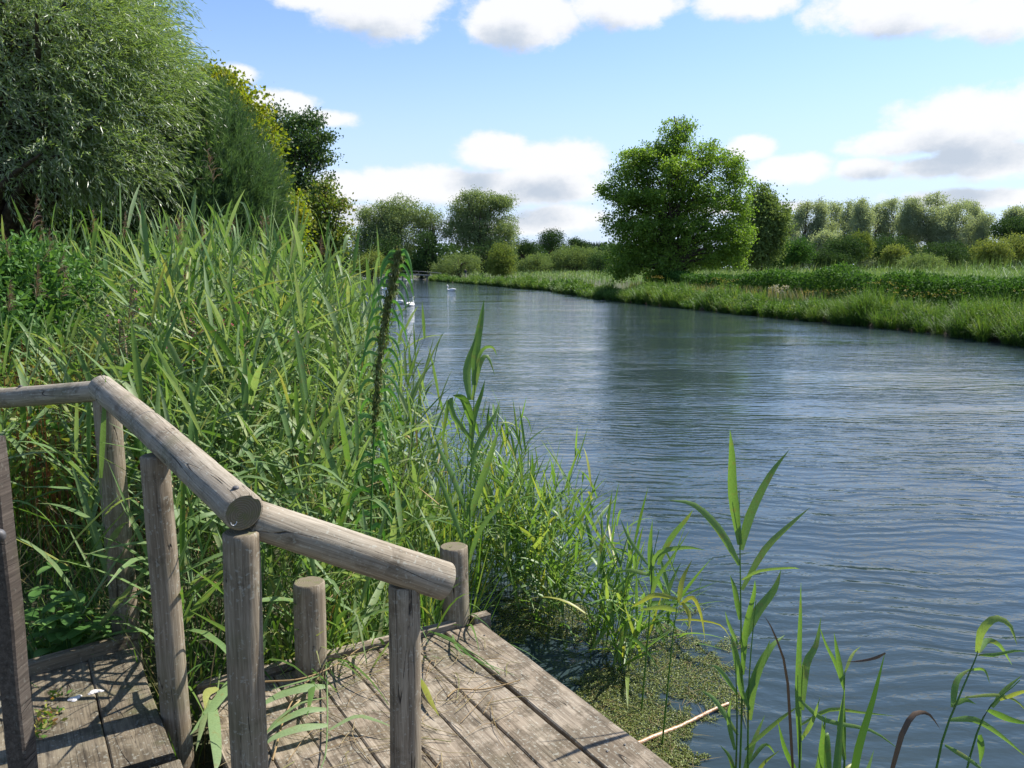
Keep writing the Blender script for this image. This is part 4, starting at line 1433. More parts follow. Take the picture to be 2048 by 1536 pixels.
# --- turning maple behind
DM = 21
mbs = P(470, 560, DM)
mbs[2] = GB


def maple_tint(p, r):
    # patches of the crown have turned, most of all towards the top
    u = (p[:, 0] / p[:, 1]) * F + 1024
    f = vnoise(p[:, 0] * 1.0, p[:, 2] * 1.0, 1.1, 9)
    return r * 0.42 + 1.0 * np.clip(f - 0.45, 0, 1) * np.clip((p[:, 2] - 2.6) / 1.5, 0.12, 1) + 0.02 * np.clip(p[:, 2] - 2.5, 0, 4)


tree('maple_tree', 'maple turning yellow and orange between the pine and the dark alder', 'tree', mbs,
     [bl(440, 215, DM, 70, 66, 1.3), bl(480, 270, DM, 62, 80, 1.3), bl(400, 230, DM, 60, 80, 1.4), bl(515, 320, DM, 40, 70, 1.0), bl(545, 400, DM, 36, 60, 1.0), bl(572, 435, DM - 0.5, 26, 40, 0.7), bl(470, 400, DM, 80, 110, 1.6), bl(425, 165, DM, 30, 28, 0.5), bl(560, 490, DM, 40, 60, 0.9)],
     1500, 36, 0.11, 0.085, 0.19, L_MAPLE, 121, 0.2, 70, tintf=maple_tint)
# --- dark alder right of it
DA = 26
ab = P(590, 560, DA)
ab[2] = GB
tree('alder_tree', 'dark ragged alder with open twiggy edge right of the turning maple', 'tree', ab,
     [bl(560, 250, DA, 48, 34, 0.9), bl(618, 255, DA, 34, 30, 0.7), bl(590, 300, DA, 58, 50, 1.2), bl(632, 315, DA, 30, 24, 0.7), bl(580, 370, DA, 60, 50, 1.2), bl(610, 400, DA, 40, 40, 0.9), bl(600, 460, DA, 50, 50, 1.2), bl(640, 400, DA, 28, 12, 0.5), bl(655, 355, DA, 16, 8, 0.4), bl(648, 280, DA, 14, 10, 0.4), bl(535, 232, DA, 20, 10, 0.4), bl(630, 232, DA, 18, 10, 0.4), bl(560, 430, DA, 50, 60, 1.2), bl(600, 530, DA, 60, 40, 1.2)],
     900, 36, 0.09, 0.07, 0.15, L_ALDER, 131, 0.2, 110)
DH = 24
hb = P(650, 560, DH)
hb[2] = GB
tree('hawthorn_tree', 'sparse yellow green hawthorn with spreading twigs below the dark alder', 'tree', hb,
     [bl(640, 410, DH, 46, 16, 0.8), bl(662, 440, DH, 34, 24, 0.6), bl(640, 480, DH, 44, 36, 0.8), bl(684, 412, DH, 16, 7, 0.3), bl(690, 455, DH, 12, 8, 0.3), bl(650, 400, DH, 30, 8, 0.4), bl(676, 480, DH, 22, 26, 0.5), bl(620, 520, DH, 60, 36, 0.9), bl(655, 378, DH, 18, 10, 0.4)],
     420, 20, 0.09, 0.07, 0.16, L_HAW, 141, 0.1, 120)

# dark-leaved bushes put in to fill the shade beneath the big trees
for i, (u, v, d, ru, rv, lab) in enumerate([(60, 470, 17.5, 150, 110, 'bush coloured dark for the deep shade below the willow, leftmost'), (240, 470, 18.5, 150, 110, 'bush coloured dark for the deep shade below the willow and the pine'),
                                            (420, 500, 19.5, 130, 90, 'bush coloured dark for the shade behind the reeds beneath the pine'), (-120, 480, 15, 160, 120, 'bush coloured dark for the shade at the left frame edge behind the elder'),
                                            (140, 430, 21, 260, 150, 'large dark bush added to fill the shaded gap behind the willow trunk')]):
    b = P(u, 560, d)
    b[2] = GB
    tree('shade_fill_bush', lab, 'bush', b, [bl(u, v, d, ru, rv, 1.5), bl(u - ru * 0.4, v + 30, d, ru * 0.6, rv * 0.8, 1.2), bl(u + ru * 0.4, v + 20, d, ru * 0.6, rv * 0.8, 1.2)],
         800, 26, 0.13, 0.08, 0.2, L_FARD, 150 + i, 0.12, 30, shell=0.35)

# elder at left and low bramble beside the step
eb = P(60, 640, 8.0)
eb[2] = GB
tree('elder_bush', 'bright glossy elder bush at the left edge behind the handrail', 'bush', eb,
     [bl(60, 520, 8.2, 90, 38, 0.4), bl(20, 580, 8, 110, 60, 0.5), bl(110, 570, 8, 60, 50, 0.4), bl(-60, 560, 8, 90, 80, 0.6), bl(30, 640, 7.6, 90, 50, 0.5)],
     330, 18, 0.085, 0.042, 0.11, L_ELDER, 161, 0.04, 60, parts=('stem', 'foliage'))
bb0 = P(120, 1330, 3.25)
bb0[2] = 0.3
rng = np.random.default_rng(171)
br = empty('bramble_plant', bb0, 'low bramble with rounded bright leaves behind the mossy step', 'bramble')
mb = MB()
mbl = MB()
for k in range(64):
    u, v = rng.normal(125, 42), rng.normal(1255, 34)
    q = P(u, min(v, 1318), rng.uniform(3.2, 3.55))
    s = bb0 + np.array([rng.normal(0, 0.06), rng.uniform(0, 0.2), 0])
    tube1(mb, curve_pts([s, (s + q) / 2 + np.array([0, 0, 0.05]), q], 6), np.linspace(0.003, 0.0014, 6), 4, 0.4)
    for a in (0, 2.1, 4.2):
        d = nrm(np.array([math.cos(a + k), math.sin(a + k), rng.uniform(-0.1, 0.35)]))
        sd = np.cross(d, [0, 0, 1.0])
        L, W = rng.uniform(0.05, 0.085), rng.uniform(0.045, 0.065)
        nu = np.array([0, 0, 1.0])
        r_ = rng.random()
        T = np.linspace(0, 1, 6)
        wv = np.sin(np.pi * np.clip(T * 0.92 + 0.06, 0, 1)) ** 0.7 * W / 2
        V = []
        for tt, wx in zip(T, wv):
            p = q + d * L * tt - nu * 0.018 * tt * tt
            V += [p - sd * wx - nu * 0.0 + nu * wx * 0.3, p, p + sd * wx + nu * wx * 0.3]
        mbl.add(V, [[i * 3 + c, i * 3 + c + 1, i * 3 + c + 4, i * 3 + c + 3] for i in range(5) for c in range(2)], r_)
mb.build('stem', L_HERB, br, origin=tuple(bb0))
mbl.build('foliage', L_ELDER, br, origin=tuple(bb0))

# herb patch with reddish stems and pink flowers behind the corner of the rail
rng = np.random.default_rng(181)
mb = MB()
n = 5200
y = rng.uniform(4.6, 8.0, n)
x = -y * rng.uniform(0.42, 0.72, n)
gz = ground_z(x, y)
z = gz + rng.uniform(0.1, 1.15, n) * (0.75 + 0.3 * vnoise(x, y, 0.5, 4))
d = nrm(rdir(rng, n) + np.array([0, 0, 0.4]))
f = vnoise(x, y, 0.7, 5)
diamonds(mb, np.stack([x, y, z], 1), d, rng.uniform(0.04, 0.09, n), rng.uniform(0.02, 0.04, n), rng, np.clip(rng.random(n) * 0.7 + 0.6 * np.clip(f - 0.45, 0, 1), 0, 1))
n = 700
y = rng.uniform(4.6, 8.0, n)
x = -y * rng.uniform(0.42, 0.72, n)
base = np.stack([x, y, ground_z(x, y)], 1)
tubes(mb, np.stack([base, base + np.stack([rng.normal(0, .05, n), rng.normal(0, .05, n), rng.uniform(0.5, 1.2, n)], 1)], 1), np.broadcast_to(np.array([0.004, 0.0015]), (n, 2)), 3, 1.0)
# pink flowers further right, among the reeds
n = 150
u = rng.normal(385, 75, n)
v = rng.normal(660, 40, n)
pts = np.array([P(a, b_, rng.uniform(5.0, 6.2)) for a, b_ in zip(u, v)])
for k in range(4):
    diamonds(mb, pts + rng.normal(0, 0.006, pts.shape), rdir(rng, n), 0.02, 0.012, rng, None, 1)
n = 2600
u = rng.normal(380, 90, n)
v = rng.normal(690, 55, n)
pts = np.array([P(a, b_, rng.uniform(5.4, 6.6)) for a, b_ in zip(u, v)])
diamonds(mb, pts, nrm(rdir(rng, n) + np.array([0, 0, .3])), 0.045, 0.016, rng, rng.random(n) * 0.5)
tag(mb.build('wild_herbs', [L_HERB, L_PINK]), 'rusty and green wild herbs with small pink flowers behind the rail corner', 'wild herbs', kind='stuff')

# --- big tree on the right bank
DB = 58
bbs = P(1350, 575, DB)
bbs[2] = GB
tree('bankside_tree', 'large rounded bright green tree leaning over the right bank with pointed top', 'tree', bbs,
     [bl(1355, 262, DB, 34, 28, 1.0), bl(1350, 300, DB, 60, 26, 1.6), bl(1290, 318, DB, 48, 30, 1.6), bl(1262, 352, DB, 48, 32, 1.6), bl(1425, 318, DB, 50, 34, 1.6), bl(1462, 350, DB, 36, 36, 1.4), bl(1350, 350, DB, 70, 46, 2.6),
      bl(1240, 398, DB, 42, 28, 1.6), bl(1300, 405, DB, 60, 40, 2.4), bl(1400, 400, DB, 64, 44, 2.6), bl(1470, 410, DB, 36, 40, 1.6), bl(1238, 448, DB, 36, 28, 1.4), bl(1290, 470, DB, 56, 40, 2.2), bl(1370, 470, DB, 60, 44, 2.4),
      bl(1450, 468, DB, 54, 40, 2.0), bl(1250, 510, DB, 42, 34, 1.6), bl(1330, 525, DB, 66, 36, 2.2), bl(1440, 512, DB, 58, 30, 1.8), bl(1240, 545, DB, 30, 20, 1.2), bl(1480, 480, DB, 24, 34, 1.2), bl(1208, 378, DB, 16, 10, 0.6), bl(1497, 372, DB, 10, 14, 0.5)],
     2900, 30, 0.155, 0.115, 0.23, L_BIG, 201, 0.28, 150, shell=0.48, up=0.2)
D_ = 66
b = P(1530, 560, D_)
b[2] = GB
tree('slender_tree', 'narrower green tree standing just right of the large bankside tree', 'tree', b,
     [bl(1505, 470, D_, 40, 60, 1.8), bl(1550, 440, D_, 30, 50, 1.4), bl(1520, 440, D_, 36, 62, 1.6), bl(1545, 480, D_, 24, 55, 1.2), bl(1510, 500, D_, 34, 40, 1.5), bl(1528, 400, D_, 18, 28, 0.9)], 900, 28, 0.20, 0.15, 0.32, L_SALL, 202, 0.15, 60)


def far_tree(name, label, cat, u, vbase, d, lobes, nclump, mat, seed, leaf=0.34, cr=0.6, tr=0.35, nl=30, group=None, leaves=16, up=0.2, rbias=0.0, shell=0.45):
    b = P(u, vbase, d)
    b[2] = GB if d < 230 else 0.5
    return tree(name, label, cat, b, [bl(*l) for l in lobes], nclump, leaves, leaf, leaf * 0.62, cr, mat, seed, tr, nl, group, up, shell, rbias=rbias, sides=6)


d = 175
far_tree('far_willow_tree', 'broad crowned pale willow behind the footbridge, left of the pair', 'tree', 790, 550, d,
         [(800, 425, d, 50, 32, 4), (760, 440, d, 42, 34, 4), (740, 475, d, 36, 36, 4), (790, 480, d, 60, 42, 6), (840, 440, d, 26, 26, 3), (722, 500, d, 24, 26, 3)], 2500, L_FARG, 301, nl=60, tr=0.6)
far_tree('far_willow_tree', 'open airy tree with bare limbs between the two broad willows', 'tree', 868, 550, d,
         [(862, 438, d, 26, 24, 3), (885, 462, d, 14, 20, 2), (850, 470, d, 20, 26, 2)], 260, L_FARG, 302, nl=50, tr=0.35)
far_tree('far_willow_tree', 'taller broad pale willow behind the river bend, right of the pair', 'tree', 965, 550, d,
         [(960, 410, d, 52, 28, 4), (930, 430, d, 36, 30, 4), (1005, 410, d, 26, 18, 3), (925, 465, d, 34, 36, 4), (970, 465, d, 50, 42, 5), (1015, 465, d, 24, 36, 3), (990, 510, d, 44, 36, 5)], 2800, L_FARG, 303, nl=70, tr=0.6)
far_tree('ivy_clad_tree', 'dark ivy clad tree between the two pale willows', 'tree', 855, 550, 168, [(855, 490, 168, 22, 34, 3), (845, 525, 168, 34, 24, 3), (885, 520, 168, 24, 30, 3)], 420, L_FARD, 304)
far_tree('ivy_clad_tree', 'dark ivy clad tree left below the left willow', 'tree', 775, 552, 168, [(770, 510, 168, 36, 40, 3), (735, 525, 168, 34, 26, 3), (800, 530, 168, 30, 24, 3)], 480, L_FARD, 305)
far_tree('ivy_clad_tree', 'dark tree below the right willow beside the grey bush', 'tree', 960, 552, 168, [(950, 520, 168, 30, 30, 3), (1000, 515, 168, 34, 34, 3), (900, 535, 168, 30, 16, 3)], 420, L_FARD, 306)
far_tree('dark_bush', 'small dark tree at the left edge of the river view', 'bush', 685, 552, 60, [(680, 515, 60, 26, 22, 1), (665, 535, 60, 26, 22, 1)], 240, L_ALDER, 307, leaf=0.2, cr=0.3)
far_tree('sallow_bush', 'olive green sallow bush left of the footbridge', 'bush', 740, 553, 140, [(745, 530, 140, 32, 24, 3), (715, 535, 140, 24, 18, 2), (750, 508, 140, 10, 8, 1)], 420, L_OCHRE, 311, leaf=0.26, cr=0.4)
far_tree('sallow_bush', 'grey green rounded bush behind the middle of the footbridge', 'bush', 843, 553, 172, [(843, 538, 172, 27, 16, 3)], 220, L_SALL, 312, leaf=0.26, cr=0.4)
far_tree('sallow_bush', 'large grey green mounded bush where the bank ends', 'bush', 920, 553, 160, [(915, 528, 160, 36, 25, 4), (945, 528, 160, 20, 22, 3), (885, 540, 160, 26, 15, 3)], 480, L_SALL, 313, leaf=0.26, cr=0.4, rbias=0.2)
far_tree('bushy_tree', 'small bushy olive green tree standing on the far bank path', 'tree', 1005, 560, 120, [(1002, 512, 120, 28, 24, 2), (1012, 535, 120, 22, 18, 1.6), (992, 535, 120, 20, 18, 1.5)], 420, L_OCHRE, 314, leaf=0.26, cr=0.36, tr=0.15, rbias=-0.3)
far_tree('sallow_bush', 'low dense green bush right of the small bushy tree', 'bush', 1075, 553, 150, [(1072, 527, 150, 32, 20, 3), (1050, 535, 150, 20, 14, 3)], 380, L_SALL, 315, leaf=0.26, cr=0.35)
far_tree('sallow_bush', 'long domed green thicket left of the large bankside tree', 'bush', 1150, 553, 165, [(1145, 515, 165, 46, 25, 4), (1190, 520, 165, 40, 24, 4), (1110, 525, 165, 26, 20, 3)], 800, L_SALL, 316, leaf=0.28, cr=0.4)
far_tree('sallow_bush', 'dark rounded bush at the left foot of the large bankside tree', 'bush', 1200, 553, 150, [(1200, 528, 150, 26, 22, 3)], 260, L_FARD, 317, leaf=0.26, cr=0.35)
far_tree('oak_tree', 'small rounded dark tree on the skyline left of the large tree', 'tree', 1103, 540, 260, [(1103, 474, 260, 24, 15, 4), (1100, 490, 260, 34, 12, 4)], 420, L_FARD, 318, leaf=0.4, cr=0.6)
far_tree('oak_tree', 'low dark tree right of the tall pale willow', 'tree', 1045, 540, 240, [(1042, 495, 240, 24, 15, 4), (1062, 500, 240, 24, 14, 4)], 350, L_FARD, 319, leaf=0.4, cr=0.6)
far_tree('oak_tree', 'tiny dark skyline tree beside the conifer ridge', 'tree', 1150, 540, 300, [(1148, 484, 300, 12, 8, 3), (1160, 490, 300, 20, 8, 3)], 200, L_FARD, 320, leaf=0.45, cr=0.6)

# silver poplars in a row far right, each its own crown
ordn = ['first', 'second', 'third', 'fourth', 'fifth', 'sixth', 'seventh', 'eighth', 'ninth', 'tenth', 'eleventh', 'twelfth']
pop = [(1568, 408, 26), (1600, 400, 28), (1630, 408, 25), (1660, 396, 28), (1692, 404, 24), (1718, 398, 26), (1748, 402, 26), (1780, 396, 28), (1815, 406, 26), (1858, 390, 44), (1905, 398, 36), (1935, 404, 30), (1966, 424, 26)]
ordn = ['first', 'second', 'third', 'fourth', 'fifth', 'sixth', 'seventh', 'eighth', 'ninth', 'tenth', 'eleventh', 'twelfth', 'last']
rp = np.random.default_rng(333)
for i, (u, vt, ru) in enumerate(pop):
    d = 178 + 26 * rp.random()
    vt += rp.normal(0, 5)
    ru *= rp.uniform(1.0, 1.25)
    lob = [(u + ru * 0.2, vt + 16, d, ru * 0.42, 16, 2.0)]
    for q in range(7):
        f = (q + 1) / 7
        lob.append((u + rp.normal(0, 0.42) * ru + ru * 0.12, vt + 18 + f * 92, d, ru * rp.uniform(0.35, 0.62) * (0.7 + 0.4 * f), rp.uniform(16, 30), 2.6))
    if ru > 34:
        lob += [(u - ru * 0.5, vt + 60, d, ru * 0.5, 28, 3), (u + ru * 0.55, vt + 44, d, ru * 0.45, 24, 3)]
    far_tree('silver_poplar_tree', 'silvery poplar in the far row, %s from the left' % ordn[i], 'tree', u, 545, d, lob, int(700 * (ru / 28) ** 1.3), L_POP, 330 + i, leaf=0.31, cr=0.5, tr=0.35, nl=40, group='silver poplars in a far row', leaves=21)
rng = np.random.default_rng(350)
bush = [(1590, 500, 115, 36, 26, L_HEDGE, 'deep green rounded bush right of the slender tree', 'dark_bush', -0.1), (1650, 482, 150, 26, 20, L_POP, 'pale silver bush before the poplar row', 'silver_bush', 0.0),
        (1690, 495, 120, 42, 24, L_FARD, 'broad dark bush before the poplar row', 'dark_bush', 0.2), (1720, 488, 122, 22, 24, L_OCHRE, 'brownish olive bush beside the broad dark bush', 'dark_bush', -0.3), (1665, 515, 118, 40, 14, L_FARD, 'low dark bush before the silver bush', 'dark_bush', 0.1),
        (1790, 510, 125, 22, 18, L_OCHRE, 'ochre bush with ragged top left of the grey mound', 'olive_bush', 0.0), (1845, 524, 100, 42, 14, L_SALL, 'low grey green mound of sallow on the meadow', 'olive_bush', 0.15),
        (1985, 500, 90, 36, 26, L_OCHRE, 'rounded olive bush at the right side of the meadow', 'olive_bush', 0.0), (2035, 492, 95, 40, 24, L_OCHRE, 'olive bush cut by the right frame edge', 'olive_bush', 0.1),
        (2030, 456, 170, 44, 22, L_FARD, 'dark tree at the right edge below the poplars', 'dark_tree', 0.1), (2035, 432, 200, 24, 18, L_POP, 'pale poplar top at the right frame edge', 'silver_bush', 0.0), (1560, 505, 130, 30, 24, L_HEDGE, 'green bush between slender tree and poplars', 'dark_bush', 0.0),
        (1900, 505, 150, 60, 22, L_FARD, 'dark undergrowth bush below the tallest poplars', 'dark_bush', 0.0), (1770, 495, 165, 60, 24, L_FARD, 'dark undergrowth bush below the middle poplars', 'dark_bush', 0.1)]
for i, (u, v, d, ru, rv, mt, lab, nm, rb_) in enumerate(bush):
    far_tree(nm, lab, 'bush' if 'bush' in nm else 'tree', u, 550, d, [(u, v, d, ru, rv, ru * d / F), (u - ru * 0.3, v + 8, d, ru * 0.7, rv * 0.9, ru * d / F), (u + ru * 0.35, v + 9, d, ru * 0.6, rv * 0.85, ru * d / F)],
                     560, mt, 360 + i, leaf=0.0021 * d, cr=0.0028 * d, nl=14, rbias=rb_, leaves=15, tr=0.15)

# distant woods closing the horizon, conifer ridge
rng = np.random.default_rng(400)
mb = MB()
n = 42000
x = rng.uniform(-420, 620, n)
y = 330 + rng.uniform(0, 30, n) + 25 * vnoise(x, x * 0, 60, 3)
hmx = 5.5 + 5.5 * vnoise(x, y * 0.2, 14, 6) + 3 * vnoise(x, y * 0.2, 5, 7)
z = 0.3 + hmx * rng.random(n) ** 0.95
diamonds(mb, np.stack([x, y, z], 1), nrm(rdir(rng, n) + np.array([0, 0, 0.3])), 2.0, 1.5, rng, np.clip(0.2 + 0.5 * vnoise(x, y, 14, 11) + 0.3 * rng.random(n), 0, 1))
tag(mb.build('distant_wood', L_FARD), 'dark belt of distant trees along the horizon', 'woodland', kind='stuff')
hx = np.linspace(60, 330, 40)
hy = np.linspace(820, 1150, 10)
X, Y = np.meshgrid(hx - 60, hy)
Zh = 22 * np.exp(-((X - 95) / 85.0) ** 2) * np.clip((Y - 815) / 120, 0, 1) + 3 * vnoise(X, Y, 40, 8) - 2
mb = MB()
nx = X.shape[1]
ii = (np.arange(X.shape[0] - 1)[:, None] * nx + np.arange(nx - 1)[None]).reshape(-1)
mb.add(np.stack([X, Y, Zh], -1), np.stack([ii, ii + 1, ii + nx + 1, ii + nx], 1))
tag(mb.build('hill', simple_mat('hill_grass', (0.06, 0.09, 0.05), (0.08, 0.10, 0.06), 0.02, 0.95)), kind='structure')
mb = MB()
n = 1600
x = rng.uniform(5, 215, n)
y = rng.uniform(860, 1000, n)
zb = 22 * np.exp(-((x - 95) / 85.0) ** 2) * np.clip((y - 815) / 120, 0, 1) - 2
hgt = rng.uniform(8, 15, n)
for k in range(5):
    f = k / 5
    for a in (0, 1.6, 3.1, 4.7):
        b = np.stack([x, y, zb + hgt * (0.1 + f * 0.8)], 1)
        d = nrm(np.stack([np.full(n, math.cos(a + k)), np.full(n, math.sin(a + k)), np.full(n, -0.25)], 1))
        diamonds(mb, b, d, hgt * 0.26 * (1.1 - f), hgt * 0.2 * (1.1 - f), rng)
blades(mb, np.stack([x, y, zb], 1), np.broadcast_to(np.array([0, 0, 1.0]), (n, 3)).copy(), np.broadcast_to(np.array([1.0, 0, 0]), (n, 3)).copy(), hgt, 2.2, 0.0, 2, rng.random(n))
tag(mb.build('conifer_wood', L_CONIF), 'hazy conifer plantation on the low ridge left of the large tree', 'woodland', kind='stuff')

# ------------------------------------------------------------------ right bank vegetation
rng = np.random.default_rng(500)


def bank_y(n, y0, y1, rng, p=1.6):
    return y0 + (y1 - y0) * rng.random(n) ** p


mb = MB()
for (y0, y1, step, nb1, nl1, W, wl) in ((17, 34, 0.26, 95, 150, 0.016, 0.045), (34, 62, 0.34, 70, 110, 0.028, 0.08), (62, 150, 0.6, 44, 70, 0.06, 0.16)):
    nt_ = int((y1 - y0) / step * 3.2)
    ty = rng.uniform(y0, y1, nt_)
    to = rng.choice([0.0, 0.05, 0.45, 0.9, 1.4], nt_) + rng.normal(0, 0.14, nt_)
    big = vnoise(ty, to * 0.3, 2.2, 12)
    th = (0.42 + 0.70 * big + rng.uniform(-0.1, 0.22, nt_)) * np.where(to > 1.15, 0.55, 1.0)
    hue = rng.random(nt_)
    idx = np.repeat(np.arange(nt_), nb1)
    n = len(idx)
    an = rng.random(n) * 6.28
    rr0 = 0.16 * rng.random(n)
    x = rbx(ty[idx]) + to[idx] + np.cos(an) * rr0
    y = ty[idx] + np.sin(an) * rr0
    gz = np.maximum(ground_z(x, y), -0.02)
    el = np.radians(rng.uniform(48, 88, n))
    d = np.stack([np.cos(an) * np.cos(el), np.sin(an) * np.cos(el), np.sin(el)], 1)
    hh = th[idx] * rng.uniform(0.7, 1.4, n)
    blades(mb, np.stack([x, y, gz], 1), nrm(d), np.stack([-np.sin(an), np.cos(an), np.zeros(n)], 1), hh, W, rng.uniform(0.05, 0.6, n), 3, np.clip(hue[idx] * 0.55 + rng.random(n) * 0.4, 0, 0.95))
    idx = np.repeat(np.arange(nt_), nl1)
    n = len(idx)
    dr_ = rdir(rng, n)
    rr0 = rng.random(n) ** 0.45
    x = rbx(ty[idx]) + to[idx] + dr_[:, 0] * rr0 * 0.33
    y = ty[idx] + dr_[:, 1] * rr0 * 0.36
    z = np.maximum(ground_z(x, y), 0) * 0.6 + th[idx] * (0.55 + 0.50 * dr_[:, 2] * rr0)
    diamonds(mb, np.stack([x, y, z], 1), nrm(rdir(rng, n) + np.array([-0.2, 0, 0.5])), wl * rng.uniform(0.8, 1.7, n), wl * 0.5, rng, np.clip(hue[idx] * 0.6 + rng.random(n) * 0.4 - 0.05, 0, 0.9))
tag(mb.build('bank_grass', L_GRASS), 'lush grass and herb strip along the right water edge', 'grass', kind='stuff')
mb = MB()
n = 520
y = bank_y(n, 18, 55, rng, 1.0)
off = rng.uniform(0.1, 1.1, n)
keep = vnoise(y, off, 2.0, 21) > 0.42
y, off = y[keep], off[keep]
n = len(y)
lump = vnoise(y, off * 0.6, 1.7, 12) * 0.7 + vnoise(y, off, 0.6, 13) * 0.3
z = 0.40 + (0.42 + 0.70 * vnoise(y, off * 0.3, 2.2, 12)) * 1.12 + rng.uniform(-0.05, 0.12, n)
p0 = np.stack([rbx(y) + off, y, z], 1)
for k in range(5):
    diamonds(mb, p0 + rng.normal(0, 0.035, (n, 3)) * np.array([1, 1, 0.4]), rdir(rng, n), 0.03, 0.02, rng)
tag(mb.build('yellow_flowers', L_YEL), 'small orange yellow flower heads topping the right bank herbs', 'flowers', kind='stuff')

# bramble hedge behind the path
mb = MB()
n = 62000
y = bank_y(n, 16, 62, rng, 1.15)
off = 3.6 + 1.8 * rng.random(n) + (y - 16) * 0.01
lump = vnoise(y, off * 0.5, 2.6, 31) * 0.65 + vnoise(y, off, 0.9, 32) * 0.35
prof = np.sqrt(np.clip(1 - ((off - 4.6) / 1.25) ** 2, 0, 1))
peak = 0.5 * np.exp(-((y - 24.3) / 0.5) ** 2) + 0.35 * np.exp(-((y - 21.5) / 0.9) ** 2)
x = rbx(y) + off
rr_ = rng.random(n)
z = 0.35 + (1.1 + 1.15 * lump + peak) * (0.45 + 0.55 * prof) * rr_ ** 0.55
diamonds(mb, np.stack([x, y, z], 1), nrm(rdir(rng, n) + np.array([-0.2, -0.1, 0.4])), rng.uniform(0.07, 0.13, n) * (0.7 + y / 60), 0.065 * (0.7 + y / 60), rng, np.clip(lump * 0.5 + rng.random(n) * 0.5, 0, 1))
hdg = mb.build('bramble_hedge', L_HEDGE)
tag(hdg, 'low dark green bramble hedge between path and meadow on the right', 'hedge')

# pale umbel seed heads before the hedge
rng = np.random.default_rng(520)
mb = MB()
for (u, v) in [(1545, 575), (1553, 572), (1563, 577), (1572, 573), (1560, 583), (1550, 580)]:
    c_ = P(u, v, 37)
    b_ = c_.copy()
    b_[2] = 0.35
    tube1(mb, [b_, (b_ + c_) / 2, c_], [0.012, 0.01, 0.006], 4, 0.3)
    diamonds(mb, c_ + rng.normal(0, 0.08, (26, 3)) * np.array([1, 1, 0.3]), rdir(rng, 26), 0.08, 0.05, rng)
tag(mb.build('seed_head_umbels', leaf_mat('pale_umbel', [(0.38, 0.34, 0.24), (0.5, 0.46, 0.35)], 0.2, 0.7)), 'cluster of pale dried umbels before the hedge left of centre right bank', 'seed heads', kind='stuff')

# tall meadow reeds beyond
mb = MB()
for (dy0, dy1, n, W, hs) in ((14, 45, 30000, 0.022, 1.42), (45, 90, 20000, 0.045, 1.18), (90, 190, 16000, 0.10, 0.98)):
    y = rng.uniform(dy0, dy1, n)
    o0 = 6.0
    x = rbx(y) + o0 + (y * 0.85 + 6) * rng.random(n)
    gz = ground_z(x, y)
    lump = vnoise(x, y, 3.5, 41)
    hh = (rng.uniform(1.25, 1.75, n) + 0.35 * lump) * hs
    an = rng.random(n) * 6.28
    # standing stalk then arching leaves from its upper part
    b = np.stack([x, y, gz + hh * rng.uniform(0.15, 0.72, n)], 1)
    el = np.radians(rng.uniform(30, 78, n))
    d = np.stack([np.cos(an) * np.cos(el) + 0.15, np.sin(an) * np.cos(el), np.sin(el)], 1)
    blades(mb, b, nrm(d), np.stack([-np.sin(an), np.cos(an), np.zeros(n)], 1), rng.uniform(0.4, 0.65, n), W, rng.uniform(0.1, 0.7, n), 3, np.clip(0.5 * lump + 0.5 * rng.random(n), 0, 1))
    m_ = n // 3
    up_ = np.broadcast_to(np.array([0.05, 0, 1.0]), (m_, 3)).copy()
    blades(mb, np.stack([x[:m_], y[:m_], gz[:m_]], 1), nrm(up_ + rng.normal(0, 0.06, (m_, 3))), np.stack([np.cos(an[:m_]), np.sin(an[:m_]), np.zeros(m_)], 1), hh[:m_], W * 0.7, 0.05, 3, rng.random(m_) * 0.8)
tag(mb.build('meadow_reeds', L_MEADOW), 'wide field of pale green reeds behind the hedge on the right', 'reeds', kind='stuff')
# dry grass by the big tree
mb = MB()
n = 9000
y = rng.uniform(38, 62, n)
x = rbx(y) + rng.uniform(2.6, 7.5, n)
an = rng.random(n) * 6.28
d = nrm(np.stack([np.cos(an) * 0.3, np.sin(an) * 0.3, np.ones(n)], 1))
blades(mb, np.stack([x, y, ground_z(x, y)], 1), d, np.stack([-np.sin(an), np.cos(an), np.zeros(n)], 1), rng.uniform(0.6, 1.25, n), 0.035, 0.2, 3, np.where(rng.random(n) < 0.22, 0.6 + 0.4 * rng.random(n), 0.6 * rng.random(n)), 0)
tag(mb.build('dry_grass', leaf_mat('dry_grass_leaf', [(0.10, 0.17, 0.045), (0.15, 0.20, 0.06), (0.27, 0.22, 0.11), (0.30, 0.22, 0.13)], 0.25, 0.6)), 'tall brownish grass around the foot of the large bankside tree', 'grass', kind='stuff')

# ------------------------------------------------------------------ footbridge
YB = 152
fb = empty('footbridge', (-19.8, YB, 0.2), 'thin arched grey footbridge crossing the far end of the river', 'bridge')
org = tuple(fb.location)
xs = np.linspace(-27.2, -13.0, 15)


def arch(x): return 0.70 + 0.42 * (1 - ((x + 20.1) / 7.1) ** 2)


